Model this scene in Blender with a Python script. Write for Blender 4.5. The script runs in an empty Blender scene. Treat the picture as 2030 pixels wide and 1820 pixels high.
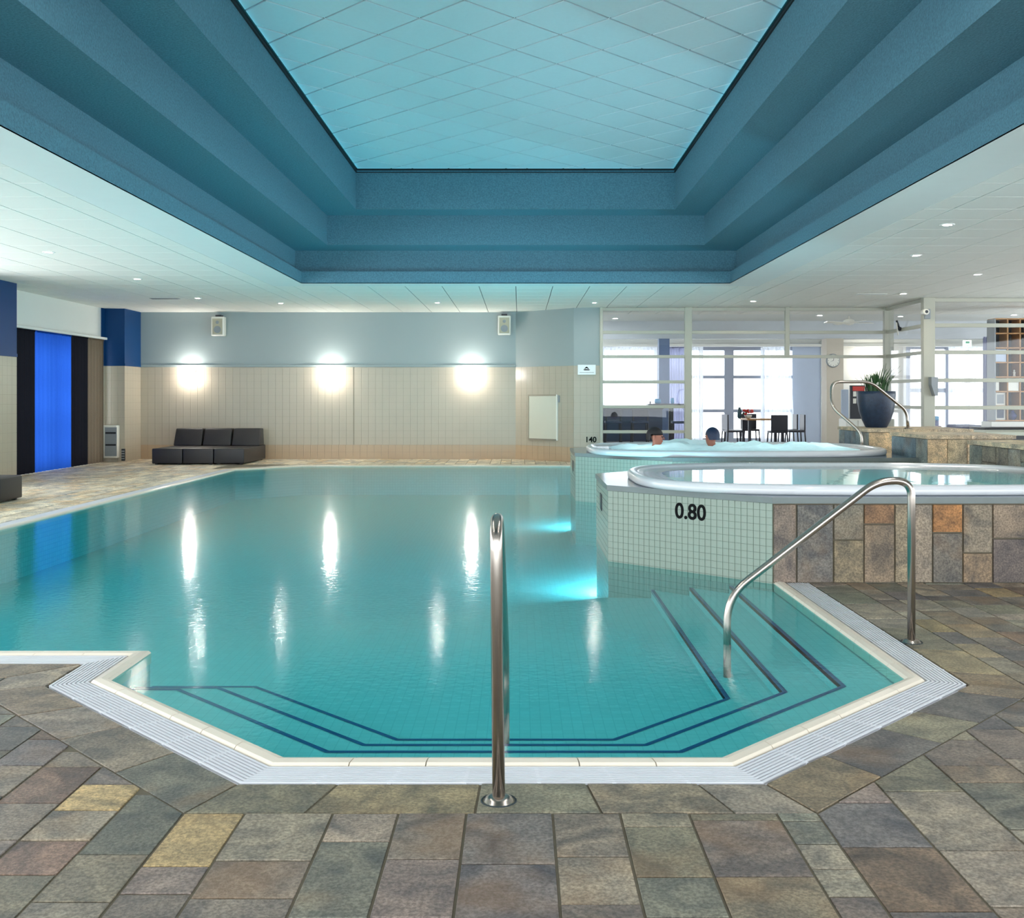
import bpy, bmesh, math, random
from math import sin, cos, pi, radians, sqrt
from mathutils import Vector, Matrix
from mathutils.geometry import tessellate_polygon
random.seed(7)
sc = bpy.context.scene
COL = sc.collection

# ------------------------------------------------------------------ camera, world, exposure
F, CX, CY, H = 2065.0, 1030.0, 788.0, 1.30      # focal length (px of 2030), principal point, eye height
cam = bpy.data.objects.new('camera', bpy.data.cameras.new('camera'))
COL.objects.link(cam)
cam.data.sensor_fit = 'HORIZONTAL'; cam.data.sensor_width = 36
cam.data.lens = F / 2030 * 36
cam.data.shift_x = -(CX - 1015) / 2030
cam.data.shift_y = -(910 - CY) / 2030
cam.data.clip_end = 200
cam.location = (0, 0, H); cam.rotation_euler = (pi / 2, 0, 0)
sc.camera = cam
world = bpy.data.worlds.new('overcast'); sc.world = world; world.use_nodes = True
wb = world.node_tree.nodes['Background']
wb.inputs[0].default_value = (0.86, 0.94, 1.0, 1); wb.inputs[1].default_value = 2.75
sc.view_settings.view_transform = 'Standard'; sc.view_settings.look = 'None'
sc.view_settings.exposure = 1.17; sc.view_settings.gamma = 1.0
sc.view_settings.use_curve_mapping = False
sc.cycles.max_bounces = 8; sc.cycles.diffuse_bounces = 4; sc.cycles.glossy_bounces = 3; sc.cycles.transparent_max_bounces = 20
sc.cycles.caustics_reflective = False; sc.cycles.caustics_refractive = False
sc.cycles.sample_clamp_indirect = 6.0
sc.cycles.use_denoising = True; sc.cycles.use_light_tree = False
LAMP = 330.0        # radiance of the recessed spots
SCONCE = 70.0
POOLLAMP = 230.0    # underwater lamps
COVE = 1.4          # coloured strip in the coffer

# ------------------------------------------------------------------ helpers
def X_(px, Y): return (px - CX) * Y / F
def Z_(py, Y): return H - (py - CY) * Y / F
def tag(o, label=None, cat=None, group=None, kind=None):
    if label: o['label'] = label
    if cat: o['category'] = cat
    if group: o['group'] = group
    if kind: o['kind'] = kind
    return o
def base(o):
    v = Vector((0, 0, 0))
    while o: v += o.location; o = o.parent
    return v
def thing(name, loc, label, cat, group=None):
    o = bpy.data.objects.new(name, None); COL.objects.link(o)
    o.location = loc; o.empty_display_size = .1
    return tag(o, label, cat, group)
def link(name, me, parent=None, loc=None):
    o = bpy.data.objects.new(name, me); COL.objects.link(o)
    if parent: o.parent = parent
    if loc is not None: o.location = loc
    return o
def mesh(name, V, Fc, mat=None, smooth=False, tint=None):
    me = bpy.data.meshes.new(name); me.from_pydata([tuple(v) for v in V], [], Fc); me.update()
    if mat: me.materials.append(mat)
    if smooth:
        me.polygons.foreach_set('use_smooth', [True] * len(me.polygons))
    if tint is not None:
        a = me.color_attributes.new('tint', 'FLOAT_COLOR', 'POINT')
        if len(tint) == 3 and not hasattr(tint[0], '__len__'): tint = [tint] * len(V)
        a.data.foreach_set('color', [c for t in tint for c in (t[0], t[1], t[2], 1)])
    return me
def mk(name, V, Fc, mat, parent=None, smooth=False, tint=None):
    b = base(parent) if parent else Vector((0, 0, 0))
    return link(name, mesh(name, [Vector(v) - b for v in V], Fc, mat, smooth, tint), parent)
BF = [(0, 3, 2, 1), (4, 5, 6, 7), (0, 1, 5, 4), (1, 2, 6, 5), (2, 3, 7, 6), (3, 0, 4, 7)]
def boxv(x0, x1, y0, y1, z0, z1):
    return [(x0, y0, z0), (x1, y0, z0), (x1, y1, z0), (x0, y1, z0), (x0, y0, z1), (x1, y0, z1), (x1, y1, z1), (x0, y1, z1)]
def box(name, x0, x1, y0, y1, z0, z1, mat, parent=None, bev=0, seg=2, smooth=None):
    if bev:
        bm = bmesh.new()
        vs = [bm.verts.new(v) for v in boxv(x0, x1, y0, y1, z0, z1)]
        for f in BF: bm.faces.new([vs[i] for i in f])
        bmesh.ops.bevel(bm, geom=bm.edges[:], offset=bev, segments=seg, affect='EDGES', profile=.6)
        bm.verts.index_update()
        V = [v.co.copy() for v in bm.verts]; Fc = [[v.index for v in f.verts] for f in bm.faces]; bm.free()
        return mk(name, V, Fc, mat, parent, smooth if smooth is not None else seg > 1)
    return mk(name, boxv(x0, x1, y0, y1, z0, z1), BF, mat, parent)
def boxes(name, L, mat, parent=None):
    V, Fc = [], []
    for b in L:
        n = len(V); V += boxv(*b); Fc += [tuple(i + n for i in f) for f in BF]
    return mk(name, V, Fc, mat, parent)
def prism_data(poly, z0, z1):
    n = len(poly)
    V = [(p[0], p[1], z0) for p in poly] + [(p[0], p[1], z1) for p in poly]
    Fc = [tuple(range(n, 2 * n)), tuple(reversed(range(n)))] + [(i, (i + 1) % n, n + (i + 1) % n, n + i) for i in range(n)]
    return V, Fc
def prism(name, poly, z0, z1, mat, parent=None, tint=None):
    V, Fc = prism_data(poly, z0, z1)
    return mk(name, V, Fc, mat, parent, tint=tint)
def fillet(pts, r, k=6):
    P = [Vector(p) for p in pts]; out = [P[0]]
    for i in range(1, len(P) - 1):
        a, b, c = P[i - 1], P[i], P[i + 1]
        u, v = (a - b), (c - b)
        d = min(r, u.length * .48, v.length * .48); u.normalize(); v.normalize()
        s, e = b + u * d, b + v * d
        for j in range(k + 1):
            t = j / k; out.append((1 - t) ** 2 * s + 2 * t * (1 - t) * b + t * t * e)
    out.append(P[-1]); return out
def tube_data(pts, r, n=12, cap=True):
    P = [Vector(p) for p in pts]; R = r if hasattr(r, '__len__') else [r] * len(P)
    V, Fc = [], []
    t0 = (P[1] - P[0]).normalized()
    up = Vector((0, 0, 1)) if abs(t0.z) < .9 else Vector((1, 0, 0))
    nrm = (up - t0 * up.dot(t0)).normalized()
    for i, p in enumerate(P):
        t = (P[min(i + 1, len(P) - 1)] - P[max(i - 1, 0)]).normalized()
        nrm = (nrm - t * nrm.dot(t)).normalized(); bn = t.cross(nrm)
        for j in range(n):
            a = 2 * pi * j / n
            V.append(p + (nrm * cos(a) + bn * sin(a)) * R[i])
    for i in range(len(P) - 1):
        for j in range(n):
            k = (j + 1) % n
            Fc.append((i * n + j, i * n + k, (i + 1) * n + k, (i + 1) * n + j))
    if cap:
        Fc.append(tuple(reversed(range(n)))); m = (len(P) - 1) * n; Fc.append(tuple(range(m, m + n)))
    return V, Fc
def tube(name, pts, r, mat, parent=None, n=12):
    V, Fc = tube_data(pts, r, n); return mk(name, V, Fc, mat, parent, smooth=True)
def lathe_data(prof, c, n=24, sx=1, sy=1, cap=False):
    V, Fc = [], []
    for (r, z) in prof:
        for j in range(n):
            a = 2 * pi * j / n; V.append((c[0] + r * sx * cos(a), c[1] + r * sy * sin(a), c[2] + z))
    for i in range(len(prof) - 1):
        for j in range(n):
            k = (j + 1) % n; Fc.append((i * n + j, i * n + k, (i + 1) * n + k, (i + 1) * n + j))
    if cap:
        Fc.append(tuple(reversed(range(n)))); m = (len(prof) - 1) * n; Fc.append(tuple(range(m, m + n)))
    return V, Fc
def lathe(name, prof, c, mat, parent=None, n=24, cap=True, smooth=True):
    V, Fc = lathe_data(prof, c, n, cap=cap); return mk(name, V, Fc, mat, parent, smooth=smooth)
def ball(name, c, r, mat, parent=None, s=(1, 1, 1), n=16):
    prof = [(max(r * sin(pi * i / 10), 1e-4), -r * cos(pi * i / 10)) for i in range(11)]
    V, Fc = lathe_data(prof, (0, 0, 0), n, cap=True)
    V = [(c[0] + v[0] * s[0], c[1] + v[1] * s[1], c[2] + v[2] * s[2]) for v in V]
    return mk(name, V, Fc, mat, parent, smooth=True)
def copy_tree(o, parent=None):
    c = o.copy(); COL.objects.link(c); c.parent = parent
    for ch in o.children: copy_tree(ch, c)
    return c
def clip(poly, hp):                       # keep points with a*x + b*y <= c
    for (a, b, c) in hp:
        out = []
        for i in range(len(poly)):
            p, q = poly[i], poly[(i + 1) % len(poly)]
            dp, dq = a * p[0] + b * p[1] - c, a * q[0] + b * q[1] - c
            if dp <= 0: out.append(p)
            if dp * dq < 0:
                t = dp / (dp - dq); out.append((p[0] + t * (q[0] - p[0]), p[1] + t * (q[1] - p[1])))
        poly = out
        if len(poly) < 3: return []
    return poly
def area(p): return .5 * sum(p[i][0] * p[(i + 1) % len(p)][1] - p[(i + 1) % len(p)][0] * p[i][1] for i in range(len(p)))
def dedupe(p, e=1e-4):
    q = [p[i] for i in range(len(p)) if (p[i][0] - p[i - 1][0]) ** 2 + (p[i][1] - p[i - 1][1]) ** 2 > e * e]
    return q
def offset(P, w):                         # outward offset of a ccw polygon
    n = len(P); out = []
    for i in range(n):
        a, b, c = Vector(P[i - 1]), Vector(P[i]), Vector(P[(i + 1) % n])
        d1, d2 = (b - a).normalized(), (c - b).normalized()
        n1, n2 = Vector((d1.y, -d1.x)), Vector((d2.y, -d2.x))
        k = (n1 + n2); k = k / max(k.dot(n1), 1e-6)
        out.append(tuple(b + k * w))
    return out
def tess(loops, z):
    V = [Vector((p[0], p[1], z)) for L in loops for p in L]
    T = tessellate_polygon([[Vector((p[0], p[1], 0)) for p in L] for L in loops])
    return V, [tuple(t) for t in T]
def txt(name, s, size, loc, rot, mat, parent, ext=.0015):
    cu = bpy.data.curves.new(name, 'FONT'); cu.body = s; cu.size = size; cu.extrude = ext
    cu.align_x = 'CENTER'; cu.align_y = 'CENTER'; cu.materials.append(mat)
    cu.offset = size * .022
    tmp = bpy.data.objects.new('tmp', cu); COL.objects.link(tmp)
    me = bpy.data.meshes.new_from_object(tmp.evaluated_get(bpy.context.evaluated_depsgraph_get()))
    bpy.data.objects.remove(tmp); bpy.data.curves.remove(cu); me.name = name
    o = link(name, me, parent); o.location = Vector(loc) - base(parent); o.rotation_euler = rot
    return o

# ------------------------------------------------------------------ materials
def srgb(*c):
    return tuple(((v / 255) / 12.92 if v / 255 <= .04045 else (((v / 255) + .055) / 1.055) ** 2.4) for v in c)
def N(nt, t, **k):
    n = nt.nodes.new(t)
    for a, b in k.items(): setattr(n, a, b)
    return n
def M(name, col, rough=.5, metal=0, var=.08, scale=6, bump=0, bscale=None, spec=.5, coat=0, stretch=None):
    m = bpy.data.materials.new(name); m.use_nodes = True; nt = m.node_tree; L = nt.links
    b = nt.nodes['Principled BSDF']
    b.inputs['Roughness'].default_value = rough; b.inputs['Metallic'].default_value = metal
    b.inputs['Specular IOR Level'].default_value = spec
    b.inputs['Coat Weight'].default_value = coat
    tc = N(nt, 'ShaderNodeTexCoord'); src = tc.outputs['Object']
    if stretch:
        mp = N(nt, 'ShaderNodeMapping'); mp.inputs['Scale'].default_value = stretch
        L.new(src, mp.inputs['Vector']); src = mp.outputs[0]
    nz = N(nt, 'ShaderNodeTexNoise'); nz.inputs['Scale'].default_value = scale; nz.inputs['Detail'].default_value = 4
    L.new(src, nz.inputs['Vector'])
    mx = N(nt, 'ShaderNodeMix', data_type='RGBA')
    mx.inputs[6].default_value = (*[max(0, c * (1 - var)) for c in col], 1)
    mx.inputs[7].default_value = (*[min(1, c * (1 + var)) for c in col], 1)
    L.new(nz.outputs['Fac'], mx.inputs[0]); L.new(mx.outputs[2], b.inputs['Base Color'])
    if bump:
        n2 = N(nt, 'ShaderNodeTexNoise'); n2.inputs['Scale'].default_value = bscale or scale * 6; n2.inputs['Detail'].default_value = 5
        L.new(src, n2.inputs['Vector'])
        bp = N(nt, 'ShaderNodeBump'); bp.inputs['Strength'].default_value = bump; bp.inputs['Distance'].default_value = .01
        L.new(n2.outputs['Fac'], bp.inputs['Height']); L.new(bp.outputs[0], b.inputs['Normal'])
    return m
def E(name, col, s):
    m = bpy.data.materials.new(name); m.use_nodes = True; nt = m.node_tree; nt.nodes.clear()
    e = N(nt, 'ShaderNodeEmission'); e.inputs[0].default_value = (*col, 1); e.inputs[1].default_value = s
    o = N(nt, 'ShaderNodeOutputMaterial'); nt.links.new(e.outputs[0], o.inputs[0]); return m
def stone_mat(name, rough=.5):
    m = bpy.data.materials.new(name); m.use_nodes = True; nt = m.node_tree; L = nt.links
    b = nt.nodes['Principled BSDF']
    at = N(nt, 'ShaderNodeAttribute', attribute_name='tint')
    tc = N(nt, 'ShaderNodeTexCoord')
    n1 = N(nt, 'ShaderNodeTexNoise'); n1.inputs['Scale'].default_value = 5; n1.inputs['Detail'].default_value = 6; n1.inputs['Distortion'].default_value = 1.2
    n2 = N(nt, 'ShaderNodeTexNoise'); n2.inputs['Scale'].default_value = 85; n2.inputs['Detail'].default_value = 6; n2.inputs['Roughness'].default_value = .7
    n3 = N(nt, 'ShaderNodeTexNoise'); n3.inputs['Scale'].default_value = 2.6; n3.inputs['Detail'].default_value = 3
    # shift the pattern per stone with its tint so that neighbours differ
    vm = N(nt, 'ShaderNodeVectorMath', operation='MULTIPLY_ADD'); vm.inputs[1].default_value = (37, 53, 29)
    L.new(at.outputs['Color'], vm.inputs[0]); L.new(tc.outputs['Object'], vm.inputs[2])
    for n in (n1, n2, n3): L.new(vm.outputs[0], n.inputs['Vector'])
    r1 = N(nt, 'ShaderNodeValToRGB'); L.new(n1.outputs['Fac'], r1.inputs[0])
    r1.color_ramp.elements[0].position = .3; r1.color_ramp.elements[0].color = (.48, .5, .54, 1)
    r1.color_ramp.elements[1].position = .72; r1.color_ramp.elements[1].color = (1.5, 1.42, 1.28, 1)
    m1 = N(nt, 'ShaderNodeMix', data_type='RGBA', blend_type='MULTIPLY'); m1.inputs[0].default_value = 1
    L.new(at.outputs['Color'], m1.inputs[6]); L.new(r1.outputs[0], m1.inputs[7])
    r2 = N(nt, 'ShaderNodeValToRGB'); L.new(n2.outputs['Fac'], r2.inputs[0])
    r2.color_ramp.elements[0].position = .40; r2.color_ramp.elements[0].color = (.42, .42, .42, 1)
    r2.color_ramp.elements[1].position = .62; r2.color_ramp.elements[1].color = (1.75, 1.75, 1.75, 1)
    m2 = N(nt, 'ShaderNodeMix', data_type='RGBA', blend_type='MULTIPLY'); m2.inputs[0].default_value = .6
    L.new(m1.outputs[2], m2.inputs[6]); L.new(r2.outputs[0], m2.inputs[7])
    r3 = N(nt, 'ShaderNodeValToRGB'); L.new(n3.outputs['Fac'], r3.inputs[0])
    r3.color_ramp.elements[0].position = .57; r3.color_ramp.elements[0].color = (0, 0, 0, 1)
    r3.color_ramp.elements[1].position = .72; r3.color_ramp.elements[1].color = (.3, .3, .3, 1)
    m3 = N(nt, 'ShaderNodeMix', data_type='RGBA'); m3.inputs[7].default_value = (*srgb(150, 112, 70), 1)
    L.new(r3.outputs[0], m3.inputs[0]); L.new(m2.outputs[2], m3.inputs[6])
    L.new(m3.outputs[2], b.inputs['Base Color'])
    rr = N(nt, 'ShaderNodeMapRange'); rr.inputs[3].default_value = rough - .14; rr.inputs[4].default_value = rough + .18
    L.new(n3.outputs['Fac'], rr.inputs[0]); L.new(rr.outputs[0], b.inputs['Roughness'])
    bp = N(nt, 'ShaderNodeBump'); bp.inputs['Strength'].default_value = .5; bp.inputs['Distance'].default_value = .006
    ad = N(nt, 'ShaderNodeMath', operation='ADD'); L.new(n1.outputs['Fac'], ad.inputs[0]); L.new(n2.outputs['Fac'], ad.inputs[1])
    L.new(ad.outputs[0], bp.inputs['Height']); L.new(bp.outputs[0], b.inputs['Normal'])
    return m
def grid_mat(name, col, joint, size, rough=.3, wall=True, gap=.03, spec=.5):
    """small square tiles with joints, pattern in object space along the surface"""
    m = bpy.data.materials.new(name); m.use_nodes = True; nt = m.node_tree; L = nt.links
    b = nt.nodes['Principled BSDF']; b.inputs['Roughness'].default_value = rough; b.inputs['Specular IOR Level'].default_value = spec
    tc = N(nt, 'ShaderNodeTexCoord'); src = tc.outputs['Object']
    if wall:
        sp = N(nt, 'ShaderNodeSeparateXYZ'); L.new(src, sp.inputs[0])
        ad = N(nt, 'ShaderNodeMath', operation='SUBTRACT'); L.new(sp.outputs[0], ad.inputs[0]); L.new(sp.outputs[1], ad.inputs[1])
        cb = N(nt, 'ShaderNodeCombineXYZ'); L.new(ad.outputs[0], cb.inputs[0]); L.new(sp.outputs[2], cb.inputs[1]); src = cb.outputs[0]
    br = N(nt, 'ShaderNodeTexBrick'); br.offset = 0; br.inputs['Scale'].default_value = 1 / size
    br.inputs['Brick Width'].default_value = 1; br.inputs['Row Height'].default_value = 1; br.inputs['Mortar Size'].default_value = gap
    br.inputs['Color1'].default_value = (*col, 1); br.inputs['Color2'].default_value = (*[c * .93 for c in col], 1); br.inputs['Mortar'].default_value = (*joint, 1)
    L.new(src, br.inputs['Vector']); L.new(br.outputs['Color'], b.inputs['Base Color'])
    return m
def water_mat(name, absorb, dens, rough, bscale, bstr, bdist=.02, ior=1.33, tint=(1, 1, 1)):
    m = bpy.data.materials.new(name); m.use_nodes = True; nt = m.node_tree; nt.nodes.clear(); L = nt.links
    o = N(nt, 'ShaderNodeOutputMaterial'); tr = N(nt, 'ShaderNodeBsdfTransparent'); gl = N(nt, 'ShaderNodeBsdfGlossy')
    gl.inputs['Roughness'].default_value = rough; tr.inputs[0].default_value = (*tint, 1)
    fr = N(nt, 'ShaderNodeFresnel')
    gm = N(nt, 'ShaderNodeNewGeometry'); mr = N(nt, 'ShaderNodeMapRange'); L.new(gm.outputs['Backfacing'], mr.inputs[0])
    mr.inputs[3].default_value = ior; mr.inputs[4].default_value = 1 / ior; L.new(mr.outputs[0], fr.inputs['IOR'])
    mx = N(nt, 'ShaderNodeMixShader'); L.new(fr.outputs[0], mx.inputs[0]); L.new(tr.outputs[0], mx.inputs[1]); L.new(gl.outputs[0], mx.inputs[2])
    tc = N(nt, 'ShaderNodeTexCoord'); nz = N(nt, 'ShaderNodeTexNoise'); nz.inputs['Scale'].default_value = bscale; nz.inputs['Detail'].default_value = 2
    L.new(tc.outputs['Object'], nz.inputs['Vector'])
    bp = N(nt, 'ShaderNodeBump'); bp.inputs['Strength'].default_value = bstr; bp.inputs['Distance'].default_value = bdist
    L.new(nz.outputs['Fac'], bp.inputs['Height']); L.new(bp.outputs[0], gl.inputs['Normal'])
    L.new(mx.outputs[0], o.inputs['Surface'])
    va = N(nt, 'ShaderNodeVolumeAbsorption'); va.inputs['Color'].default_value = (*absorb, 1); va.inputs['Density'].default_value = dens
    L.new(va.outputs[0], o.inputs['Volume'])
    return m
def glass_mat(name, tint=(1, 1, 1)):
    m = bpy.data.materials.new(name); m.use_nodes = True; nt = m.node_tree; nt.nodes.clear(); L = nt.links
    o = N(nt, 'ShaderNodeOutputMaterial'); tr = N(nt, 'ShaderNodeBsdfTransparent'); gl = N(nt, 'ShaderNodeBsdfGlossy')
    tr.inputs[0].default_value = (*tint, 1); gl.inputs['Roughness'].default_value = .01
    fr = N(nt, 'ShaderNodeFresnel')
    gm = N(nt, 'ShaderNodeNewGeometry'); mr = N(nt, 'ShaderNodeMapRange'); L.new(gm.outputs['Backfacing'], mr.inputs[0])
    mr.inputs[3].default_value = 1.35; mr.inputs[4].default_value = 1 / 1.35; L.new(mr.outputs[0], fr.inputs['IOR'])
    mx = N(nt, 'ShaderNodeMixShader'); L.new(fr.outputs[0], mx.inputs[0]); L.new(tr.outputs[0], mx.inputs[1]); L.new(gl.outputs[0], mx.inputs[2])
    L.new(mx.outputs[0], o.inputs[0]); return m
def cloth_mat(name, col, trans=.5, through=0.0, pat=60):
    m = bpy.data.materials.new(name); m.use_nodes = True; nt = m.node_tree; nt.nodes.clear(); L = nt.links
    o = N(nt, 'ShaderNodeOutputMaterial'); d = N(nt, 'ShaderNodeBsdfDiffuse'); t = N(nt, 'ShaderNodeBsdfTranslucent')
    tc = N(nt, 'ShaderNodeTexCoord'); nz = N(nt, 'ShaderNodeTexNoise'); nz.inputs['Scale'].default_value = pat
    L.new(tc.outputs['Object'], nz.inputs['Vector'])
    mc = N(nt, 'ShaderNodeMix', data_type='RGBA'); mc.inputs[6].default_value = (*[c * .9 for c in col], 1); mc.inputs[7].default_value = (*[min(1, c * 1.1) for c in col], 1)
    L.new(nz.outputs['Fac'], mc.inputs[0]); L.new(mc.outputs[2], d.inputs[0]); L.new(mc.outputs[2], t.inputs[0])
    mx = N(nt, 'ShaderNodeMixShader'); mx.inputs[0].default_value = trans; L.new(d.outputs[0], mx.inputs[1]); L.new(t.outputs[0], mx.inputs[2])
    out = mx
    if through:
        tr = N(nt, 'ShaderNodeBsdfTransparent'); m2 = N(nt, 'ShaderNodeMixShader'); m2.inputs[0].default_value = through
        L.new(mx.outputs[0], m2.inputs[1]); L.new(tr.outputs[0], m2.inputs[2]); out = m2
    L.new(out.outputs[0], o.inputs[0]); return m

m_slate = stone_mat('slate', .5)
m_slate_wall = stone_mat('slate_wall', .55)
m_grout = M('grout', srgb(104, 96, 80), .9, var=.2, scale=30)
m_coping = M('coping_glaze', srgb(226, 214, 196), .3, var=.07, scale=5)
m_grate = M('grate_plastic', srgb(222, 222, 226), .42, var=.03)
m_channel = M('channel_dark', srgb(60, 62, 68), .8)
m_mosaic = M('mosaic_glaze', srgb(148, 158, 144), .25, var=.05, scale=9)
m_mosaic_grout = M('mosaic_grout', srgb(104, 116, 106), .8)
m_mosaic_surf = grid_mat('mosaic_surface', srgb(148, 152, 142), srgb(108, 114, 106), .05, .25, True, .045)
m_poolfloor = grid_mat('pool_floor_mosaic', srgb(196, 216, 212), srgb(176, 198, 196), .05, .4, False, .04)
m_poolwall = grid_mat('pool_wall_mosaic', srgb(192, 212, 208), srgb(160, 184, 180), .05, .4, True, .04)
m_nosing = M('nosing_tile', srgb(28, 58, 118), .35, var=.1)
m_water = water_mat('pool_water', (.05, .90, .95), .26, .10, 24, .12, .01, tint=(.42, .90, .92))
m_tubwater = water_mat('tub_water', (.35, .95, .92), .6, .02, 6, .06, .01)
m_steel = M('brushed_steel', srgb(176, 166, 156), .26, 1, var=.06, scale=40)
m_rubber = M('rubber', srgb(44, 54, 58), .6)
m_tile_wall = M('wall_tile_glaze', srgb(180, 170, 152), .3, var=.05, scale=3)
m_tile_joint = M('wall_tile_joint', srgb(158, 148, 132), .8)
m_tile_skirt = M('skirting_tile_glaze', srgb(184, 160, 132), .32, var=.1, scale=2)
m_paleblue = M('pale_blue_paint', srgb(150, 162, 162), .42, var=.03, scale=2)
m_blue = M('deep_blue_paint', srgb(4, 58, 108), .45, var=.05, scale=2, spec=.25)
m_white = M('white_paint', srgb(228, 228, 222), .6, var=.02, scale=2)
m_frame = M('frame_paint', srgb(176, 176, 162), .5, var=.03, scale=3)
m_ceil = M('ceiling_tile_fibre', srgb(236, 236, 230), .85, var=.03, scale=40, bump=.15, bscale=160)
m_ceil_joint = M('ceiling_joint', srgb(84, 88, 86), .8)
m_ceil_border = M('ceiling_border_paint', srgb(228, 232, 230), .8, var=.02)
m_coffer = M('coffer_plaster', srgb(86, 128, 144), .85, var=.5, scale=55, bump=.6, bscale=70)
m_toptile = M('coffer_tile_fibre', srgb(226, 240, 246), .8, var=.03, scale=30, bump=.1, bscale=160)
m_toptile_joint = M('coffer_tile_joint', srgb(52, 76, 78), .8)
m_black = M('black_gap', srgb(14, 18, 24), .7)
m_lamp = E('lamp_glow', (1, .93, .82), LAMP)
m_lamp_far = E('lounge_lamp_glow', (.93, .96, 1), 95)
m_coffer_fill = E('coffer_fill_glow', (1, .98, .95), 112)
m_sconce = E('sconce_glow', (1, .93, .86), SCONCE)
m_poollamp = E('pool_lamp_glow', (.72, 1, .96), POOLLAMP)
m_poollamp2 = E('blue_pool_lamp_glow', (.5, .82, 1), POOLLAMP)
m_trim = M('lamp_trim', srgb(230, 230, 228), .4)
m_leather = M('dark_leather', srgb(40, 36, 38), .42, var=.12, scale=14, bump=.15, bscale=120)
m_leather_seam = M('leather_seam', srgb(22, 20, 24), .6)
m_plastic_w = M('white_plastic', srgb(226, 224, 214), .4, var=.03)
m_acrylic = M('tub_acrylic', srgb(218, 218, 220), .22, var=.02, coat=.3)
m_slabtop = M('slab_tile', srgb(70, 92, 108), .13, var=.12, scale=6)
m_slabedge = M('slab_edge', srgb(112, 120, 118), .35, var=.12, scale=9)
m_text = M('black_print', srgb(12, 12, 13), .7, spec=.1)
m_skin = M('skin', srgb(176, 112, 92), .5, var=.06)
m_hair = M('dark_hair', srgb(34, 28, 30), .6, var=.3, scale=60)
m_foam = cloth_mat('foam', srgb(222, 246, 250), .45, 0, 9)
m_pot = M('pot_glaze', srgb(28, 44, 66), .4, var=.5, scale=22, bump=.3, bscale=60)
m_soil = M('soil', srgb(46, 36, 28), .9, var=.3, scale=40)
m_leaf = M('leaf', srgb(48, 84, 40), .5, var=.35, scale=9)
m_flower = M('flower_white', srgb(240, 232, 222), .6)
m_wood = M('oak', srgb(176, 128, 76), .5, var=.16, scale=4, stretch=(1, 1, 12))
m_dkwood = M('dark_wood', srgb(34, 34, 46), .45, var=.2, scale=5)
m_greywall = M('grey_blue_paint', srgb(190, 202, 222), .6, var=.02)
m_winframe = M('window_frame_paint', srgb(158, 164, 180), .5, var=.02)
m_beam = M('beam_paint', srgb(196, 200, 204), .6, var=.04)
m_pillar = M('pillar_paint', srgb(96, 116, 152), .5, var=.05)
m_barfront = M('bar_front', srgb(40, 56, 84), .4, var=.2, scale=3)
m_bluegl = M('blue_glass', srgb(40, 140, 190), .15)
m_red = M('red_petal', srgb(206, 66, 60), .6, var=.2, scale=30)
m_dark = M('dark_lacquer', srgb(30, 34, 42), .4)
m_grey = M('grey_metal', srgb(140, 146, 150), .4, var=.06)
m_glass = glass_mat('pane_glass')
m_sheer = cloth_mat('sheer_cloth', srgb(240, 243, 250), .62, .3)
m_purple = cloth_mat('grey_violet_cloth', srgb(160, 164, 190), .4)
m_cblack = cloth_mat('black_cloth', srgb(30, 30, 36), .12)
m_cblue = cloth_mat('blue_cloth', srgb(36, 80, 170), .5)
m_ctaupe = cloth_mat('taupe_cloth', srgb(104, 92, 78), .2)

# ================================================================== THE SETTING
CZ = 3.10
CXC = -0.06                                  # axis of pool and coffer
# ---- pool outline (ccw, water edge)
POOL = [(-.845, 3.755), (.725, 3.755), (1.785, 4.815), (1.785, 7.31), (.71, 8.33), (.71, 9.58), (1.78, 10.6), (1.78, 12.1),
        (.71, 13.16), (.71, 14.45), (1.78, 15.5), (1.78, 19.74), (-4.1, 19.74), (-5.11, 18.73), (-5.11, 5.33), (-1.885, 5.33), (-1.885, 4.795)]
DECK_EDGES = [0, 1, 2, 10, 11, 12, 13, 14, 15, 16]
O_COP, O_GR0, O_GR1, O_ST0, O_ST1 = .078, .088, .245, .249, .497
nP = len(POOL)
PO = {w: offset(POOL, w) for w in (0, O_COP, O_GR0, O_GR1, O_ST0, O_ST1)}

# ---- floor: grout bed + stone slabs
bed = offset(POOL, .25)
V, T = tess([[(-9, -3), (12.5, -3), (12.5, 31), (-9, 31)], bed], -.0045)
floor = tag(mk('floor', V, T, m_grout), 'grey and ochre slate paving around the pool', kind='structure')
TINTS = [(srgb(144, 134, 122), 5), (srgb(128, 118, 110), 5), (srgb(158, 148, 132), 4), (srgb(136, 130, 112), 4), (srgb(112, 108, 106), 3),
         (srgb(146, 132, 114), 3), (srgb(160, 140, 106), .5), (srgb(152, 136, 110), 1.6), (srgb(132, 112, 98), 1.4), (srgb(122, 122, 110), 2)]
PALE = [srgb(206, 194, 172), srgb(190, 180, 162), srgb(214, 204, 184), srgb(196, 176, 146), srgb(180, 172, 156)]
def tint(rnd=random):
    t = rnd.choices([a for a, _ in TINTS], [b for _, b in TINTS])[0]; k = rnd.uniform(.68, .95)
    return tuple(c * k * rnd.uniform(.97, 1.03) for c in t)
stones = []                                  # (polygon ccw, tint)
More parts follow.
